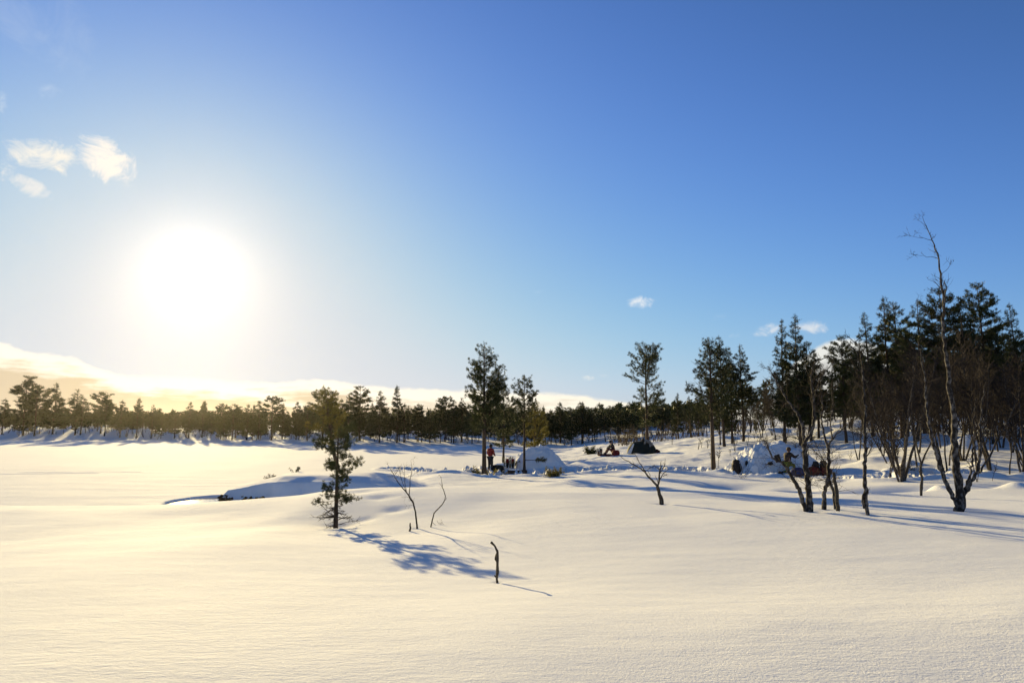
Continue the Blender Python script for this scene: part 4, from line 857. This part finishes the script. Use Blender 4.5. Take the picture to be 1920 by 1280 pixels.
KNEEL = dict(STAND, pelvis=(0, -.05, .55), waist=(0, 0, .72), chest=(0, .08, .95), neck=(0, .12, 1.11), head=(0, .14, 1.22), shL=(-.19, .07, 1.01), elL=(-.27, .22, .80), wrL=(-.24, .46, .82), shR=(.19, .07, 1.01), elR=(.28, .24, .84), wrR=(.26, .46, .92),
             hipL=(-.11, -.03, .50), knL=(-.13, .20, .10), anL=(-.13, -.24, .07), toL=(-.13, -.40, .05), hipR=(.11, -.03, .50), knR=(.14, .34, .42), anR=(.14, .30, .06), toR=(.14, .46, .05))
SIT = dict(STAND, pelvis=(0, 0, .34), waist=(0, .02, .50), chest=(0, .10, .72), neck=(0, .18, .86), head=(0, .23, .95), shL=(-.18, .12, .77), elL=(-.24, .30, .58), wrL=(-.12, .46, .50), shR=(.18, .12, .77), elR=(.24, .30, .58), wrR=(.12, .46, .50),
           hipL=(-.1, .04, .31), knL=(-.13, .44, .42), anL=(-.13, .62, .08), toL=(-.13, .78, .06), hipR=(.1, .04, .31), knR=(.13, .44, .42), anR=(.13, .64, .08), toR=(.13, .80, .06))
person('person in a red jacket and dark trousers standing behind the tall pine trunk', 919.5, 48, R(-35), STAND, 'red', 'trousers', 'black', 0.0, 1.03)
person('person in grey clothes bending at the right end of the dome tent', 1216, 67, R(75), BENT, 'grey', 'grey', 'black', 0.0, 1.12)
person('person in dark clothes sitting on gear left of the dome tent', 1149, 65, R(100), SIT, 'black', 'maroon', 'black', 0.05, 1.15)
person('person in a dark brown jacket and yellow-green trousers kneeling by the right snow shelter', 1473.5, 38.0, R(-60), KNEEL, 'brown', 'olive', 'fur', 0.12, 1.02)

def gp(px, Y, dz=0.0):
    x = at(px, 795, Y)[0]; zz = height(x + np.array([-.3, 0, .3, 0, 0]), Y + np.array([0, 0, 0, -.3, .3])); return (x, Y, float(zz.mean()) + dz)
# dome tent: pole-curved shell, door panel, guy ski
def tent():
    t = thing('dome_tent', 'dark green dome tent pitched on the snow slope', 'tent', gp(1202, 67.5)); n = 24; V = []; Q = []
    for i in range(n + 1):
        a = math.pi * i / n
        for j in range(13):
            b = math.pi * j / 12; r = math.sin(a) ** 0.75; V.append((-1.45 * math.cos(a) * (1.0), -1.0 * math.cos(b) * r, 1.38 * (math.sin(b) ** .8) * r - .05 + .03 * math.sin(a * 8)))
    for i in range(n):
        for j in range(12): b = i * 13 + j; Q.append((b, b + 1, b + 14, b + 13))
    me = mesh_np('tent_shell', np.array(V), np.array(Q), None, True); link('tent_shell', me, 'tent', t)
    for k in (-0.5, 0.35):
        pts = [(k + 0.1 * math.cos(b), -1.04 * math.cos(b) * (1 - abs(k) * .25), 1.40 * max(0, math.sin(b)) ** .8 * (1 - k * k * .5)) for b in np.linspace(0, math.pi, 14)]
        tube('tent_pole', 'black', t, pts, [.018] * 14, 5)
    tube('ridge_seam', 'trousers', t, [(-1.35 * math.cos(a), 0, 1.40 * math.sin(a) ** .75) for a in np.linspace(.25, math.pi - .25, 16)], [.02] * 16, 5)
    blob('snow_flap', 'white', t, [(-1.62, -.55, 0), (-1.25, -.95, .02), (-.82, -.62, 1.02), (-.90, -.52, 1.06), (-1.50, -.45, 0.0), (-1.2, -.80, .0)], [(0, 1, 2, 3), (4, 5, 2, 3), (0, 4, 3), (0, 1, 5, 4)])
    box('vestibule', 'maroon', t, (1.45, -.25, .22), (.55, .6, .5), 0.5, 'Y')
tent()
def pack(label, px, Y, m, s, rz=0, dz=0, name='backpack', straps=True, tilt=0.0):
    t = thing(name, label, 'backpack' if name == 'backpack' else 'bag', gp(px, Y, dz), rz); w, d, h = s
    ico('pack_body', m, t, (0, 0, h * .45), (w / 2, d / 2, h / 2), 3, 0.18, px % 7, (tilt, 'Y') if tilt else None); ico('lid', m, t, (0.02, 0, h * .86), (w * .42, d * .45, h * .14), 2, 0.15, px % 5)
    if straps:
        for s_ in (-1, 1): tube('strap', 'black', t, [(s_ * w * .22, -d * .45, h * .75), (s_ * w * .26, -d * .62, h * .5), (s_ * w * .24, -d * .45, h * .15)], [.02, .022, .02], 5)
    return t
pack('black backpack lying on the snow right of the person in red', 933, 48.2, 'black', (.95, .5, .5), 0.2)
pack('dark pack dusted with snow at the left foot of the right snow shelter', 1377, 40.0, 'brown', (.5, .5, .85), 0.4)
pack('dark bag lying on top of the left red sled bag', 1525, 36.9, 'black', (.34, .34, .40), 0.1, 0.30)
pack('dark bag lying on top of the right red sled bag', 1539, 37.0, 'black', (.36, .34, .46), 0.5, 0.28)
pack('red bag beside the sitting person in dark clothes', 1153.5, 63.6, 'redbag', (.75, .5, .55), 0.0, name='gear_bag', straps=False)
def sled_bag(label, px, Y, m, L_, h, rz):
    t = thing('sled_bag', label, 'bag', gp(px, Y), rz); ico('bag_body', m, t, (0, 0, h * .45), (L_ / 2, .26, h / 2), 3, 0.22, px % 6)
    for s_ in (-.3, .3): tube('strap', 'black', t, [(s_ * L_, -.27, .05), (s_ * L_, -.2, h * .8), (s_ * L_, 0, h * .98), (s_ * L_, .24, h * .6)], [.018] * 4, 5)
sled_bag('dark blue duffel bag in front of the kneeling person', 1493, 36.6, 'blue', .95, .46, 0.1)
sled_bag('red sled bag just right of the forked birch trunk, the left one', 1520, 36.8, 'redbag', .85, .46, 0.15)
sled_bag('red sled bag behind the twin-stemmed birch, the right one', 1541, 36.9, 'redbag', .85, .42, -0.1)
sled_bag('long dark red mat lying left of the sitting person', 1134, 63.5, 'maroon', 1.5, .2, 0.0)
sled_bag('small dark roll on the snow in front of the dome tent', 1184, 64.5, 'tent', .8, .16, 0.0)
def snowshoe(label, px, Y, m1, m2, m3, h, rz, group=None):
    t = thing('snowshoe', label, 'snowshoe', gp(px, Y), rz); n = 22; pts = []
    for i in range(n + 1):
        a = 2 * math.pi * i / n; pts.append((.13 * math.sin(a) * (1 - .18 * math.cos(a)), 0.0, h * .5 - h * .5 * math.cos(a)))
    tube('frame', m1, t, pts, [.022] * (n + 1), 6)
    box('deck', m2, t, (0, 0.012, h * .66), (.22, .02, h * .34), bev=.3); box('heel_deck', m3, t, (0, 0.014, h * .28), (.20, .02, h * .36), bev=.3)
    box('binding', 'black', t, (0, -.045, h * .46), (.12, .08, .2)); tube('strap', 'red', t, [(-.11, -.02, h * .52), (0, -.09, h * .54), (.11, -.02, h * .52)], [.02] * 3, 5)
snowshoe('left one of two red and white snowshoes planted upright by the left snow shelter', 951.5, 48.4, 'white', 'redbag', 'black', .88, 0.1)
snowshoe('right one of two red and white snowshoes planted upright by the left snow shelter', 961.5, 48.4, 'white', 'redbag', 'black', .92, -0.15)
snowshoe('left one of two grey snowshoes standing left of the sitting person', 1121.5, 64, 'alloy', 'grey', 'grey', .62, 0.1)
snowshoe('right one of two grey snowshoes standing left of the sitting person', 1126, 64.2, 'alloy', 'trousers', 'grey', .75, -0.1)
def lump(label, name, cat, px, Y, r, m, dz=0): o = ico(name, m, None, (0, 0, 0), r, 3, 0.3, int(px) % 9); o.location = gp(px, Y, dz); tag(o, label, cat); return o
def shovel(label, px, Y, rz, tilt, s=1.0, dz=0.0):
    t = thing('snow_shovel', label, 'shovel', gp(px, Y, dz), rz); t.rotation_euler = (0, tilt, rz); box('blade', 'black', t, (0, 0, .16 * s), (.30 * s, .05, .36 * s)); tube('shaft', 'dead', t, [(0, 0, .3 * s), (0, .02, .75 * s), (0, 0, 1.15 * s)], [.018] * 3, 6); tube('grip', 'black', t, [(-.08, 0, 1.15 * s), (.08, 0, 1.15 * s)], [.02, .02], 6)
def shovel_at(label, px, py, Y, pitch, rz): 
    x, y, z = at(px, py, Y); t = thing('snow_shovel', label, 'shovel', (x, y, z)); t.rotation_euler = (0, pitch, rz)
    box('blade', 'black', t, (0, 0, 0), (.42, .06, .34)); tube('shaft', 'dead', t, [(0, 0, .15), (0, .02, .5), (0, 0, .8)], [.018] * 3, 6)
shovel_at('black-bladed snow shovel raised before the right snow shelter by the kneeling person', 1458, 859, 38.2, R(75), 0.2)
lump('small dark hole-like mitten lying on the flank of the right snow shelter', 'mitten', 'mitten', 1441, 39.0, (.16, .12, .09), 'black', .62)
lump('dark glove stuck in the upper left flank of the right snow shelter', 'glove', 'glove', 1397, 39.9, (.09, .1, .16), 'black', .72)
lump('dark boxy pack right behind the kneeling person', 'gear_bag', 'bag', 1459, 37.7, (.16, .2, .26), 'black', .22)
def log(label, px, Y, L_, r, rz): 
    t = thing('log', label, 'log', gp(px, Y), rz); tube('wood', 'bark', t, [(-L_ / 2, 0, r), (0, .02, r * 1.1), (L_ / 2, 0, r)], [r, r * 1.05, r * .95], 10); ico('snow_cap', 'snow_rough', t, (-.15, 0, r * 2.0), (L_ * .36, r * .9, r * .4), 2, .2, 1)
log('short log bench with snow on it between the snowshoes and the thin pine trunk', 970, 46.4, 1.3, .13, 0.1)
twig_bush('bough_pile', 'pile of cut green pine boughs left of the tall pine trunk', 'boughs', 894, 47.0, 60, 0.75, seed=31, flat=0.22, rad=0.012, needle=(0.20, 0.05, 'needles_sunlit'))
twig_bush('bough_pile', 'heap of cut pine boughs at the feet of the person in red', 'boughs', 921, 46.2, 50, 0.8, seed=32, flat=0.25, rad=0.012, needle=(0.20, 0.05, 'needles_sunlit'))
twig_bush('bough_pile', 'green sprigs stuck in the snow behind the two upright snowshoes', 'boughs', 957, 49.0, 26, 0.9, seed=33, flat=0.8, rad=0.01, needle=(0.18, 0.05, 'needles'))
def bough(label, px, Y, L_, rz, up_, seed, m='needles_sunlit', dz=0.1, fan=0.35, part=0.35):
    rs = np.random.RandomState(seed); t = thing('pine_bough', label, 'bough', gp(px, Y, dz), rz); tb = Tubes(); P = np.stack([np.linspace(0, L_, 8), rs.randn(8) * .02, np.linspace(0, up_, 8)], -1); tb.add(P, np.linspace(.03, .006, 8), 5); TP = []; TA = []
    for i in range(int(34 * L_)):
        f = rs.uniform(part, 1); p = np.array([np.interp(f, np.linspace(0, 1, 8), P[:, k]) for k in range(3)]); d = np.array([.6, rs.uniform(-1, 1), rs.uniform(-.4, .7)]); q = p + d * fan * rs.uniform(.2, 1); tb.add([p, (p + q) / 2, q], [.008, .006, .003], 3); TP += [q, (p + q) / 2]; TA += [d, d]
    link('stem', tb.mesh('stem'), 'bark', t); V = needles(np.array(TP), np.array(TA), rs, 6, .14, .03); link('foliage', mesh_np('foliage', V, None, np.arange(len(V)).reshape(-1, 3)), m, t)
bough('fallen pine bough slanting down right of the tall pine trunk', 934, 44.8, 1.7, R(205), 0.45, 1, 'needles', 0.0, 0.35)
def low_branch():
    x, y, z = at(984, 862, 47.9); t = bpy.data.objects
    bough('sunlit yellow pine branch hanging across the front of the left snow shelter', 984, 47.9, 1.35, 0.0, -0.02, 5, 'needles_sunlit', z - gp(984, 47.9)[2], 0.34, 0.5)
low_branch()
traced('tree_stump', 'short dark stub in the trampled snow right of the brush heap', 'stump', 42, [([(1053, 888), (1051, 884), (1050, 880)], [.05, .045, .04])], 0, 3, bm='dead', part='trunk')

# ------------------------------------------------------------------ haze
def haze():
    bm = bmesh.new(); bmesh.ops.create_cube(bm, size=1.0)
    for v in bm.verts: v.co = Vector((v.co.x * 2100, v.co.y * 2100, -8 + (v.co.z + .5) * 26))
    me = bpy.data.meshes.new('haze'); bm.to_mesh(me); bm.free()
    m = bpy.data.materials.new('haze'); m.use_nodes = True; N = m.node_tree.nodes; N.remove(N['Principled BSDF'])
    v = N.new('ShaderNodeVolumePrincipled'); v.inputs['Color'].default_value = (1.0, 0.93, 0.84, 1); v.inputs['Density'].default_value = HAZE_D; v.inputs['Anisotropy'].default_value = HAZE_G
    m.node_tree.links.new(v.outputs[0], N['Material Output'].inputs['Volume'])
    tag(link('haze', me, m), kind='stuff', label='thin bright frosty haze in the air')
HAZE_D, HAZE_G = 0.00004, 0.88
if HAZE_D: haze()
print('total tris', sum(len(m.polygons) for m in bpy.data.meshes))
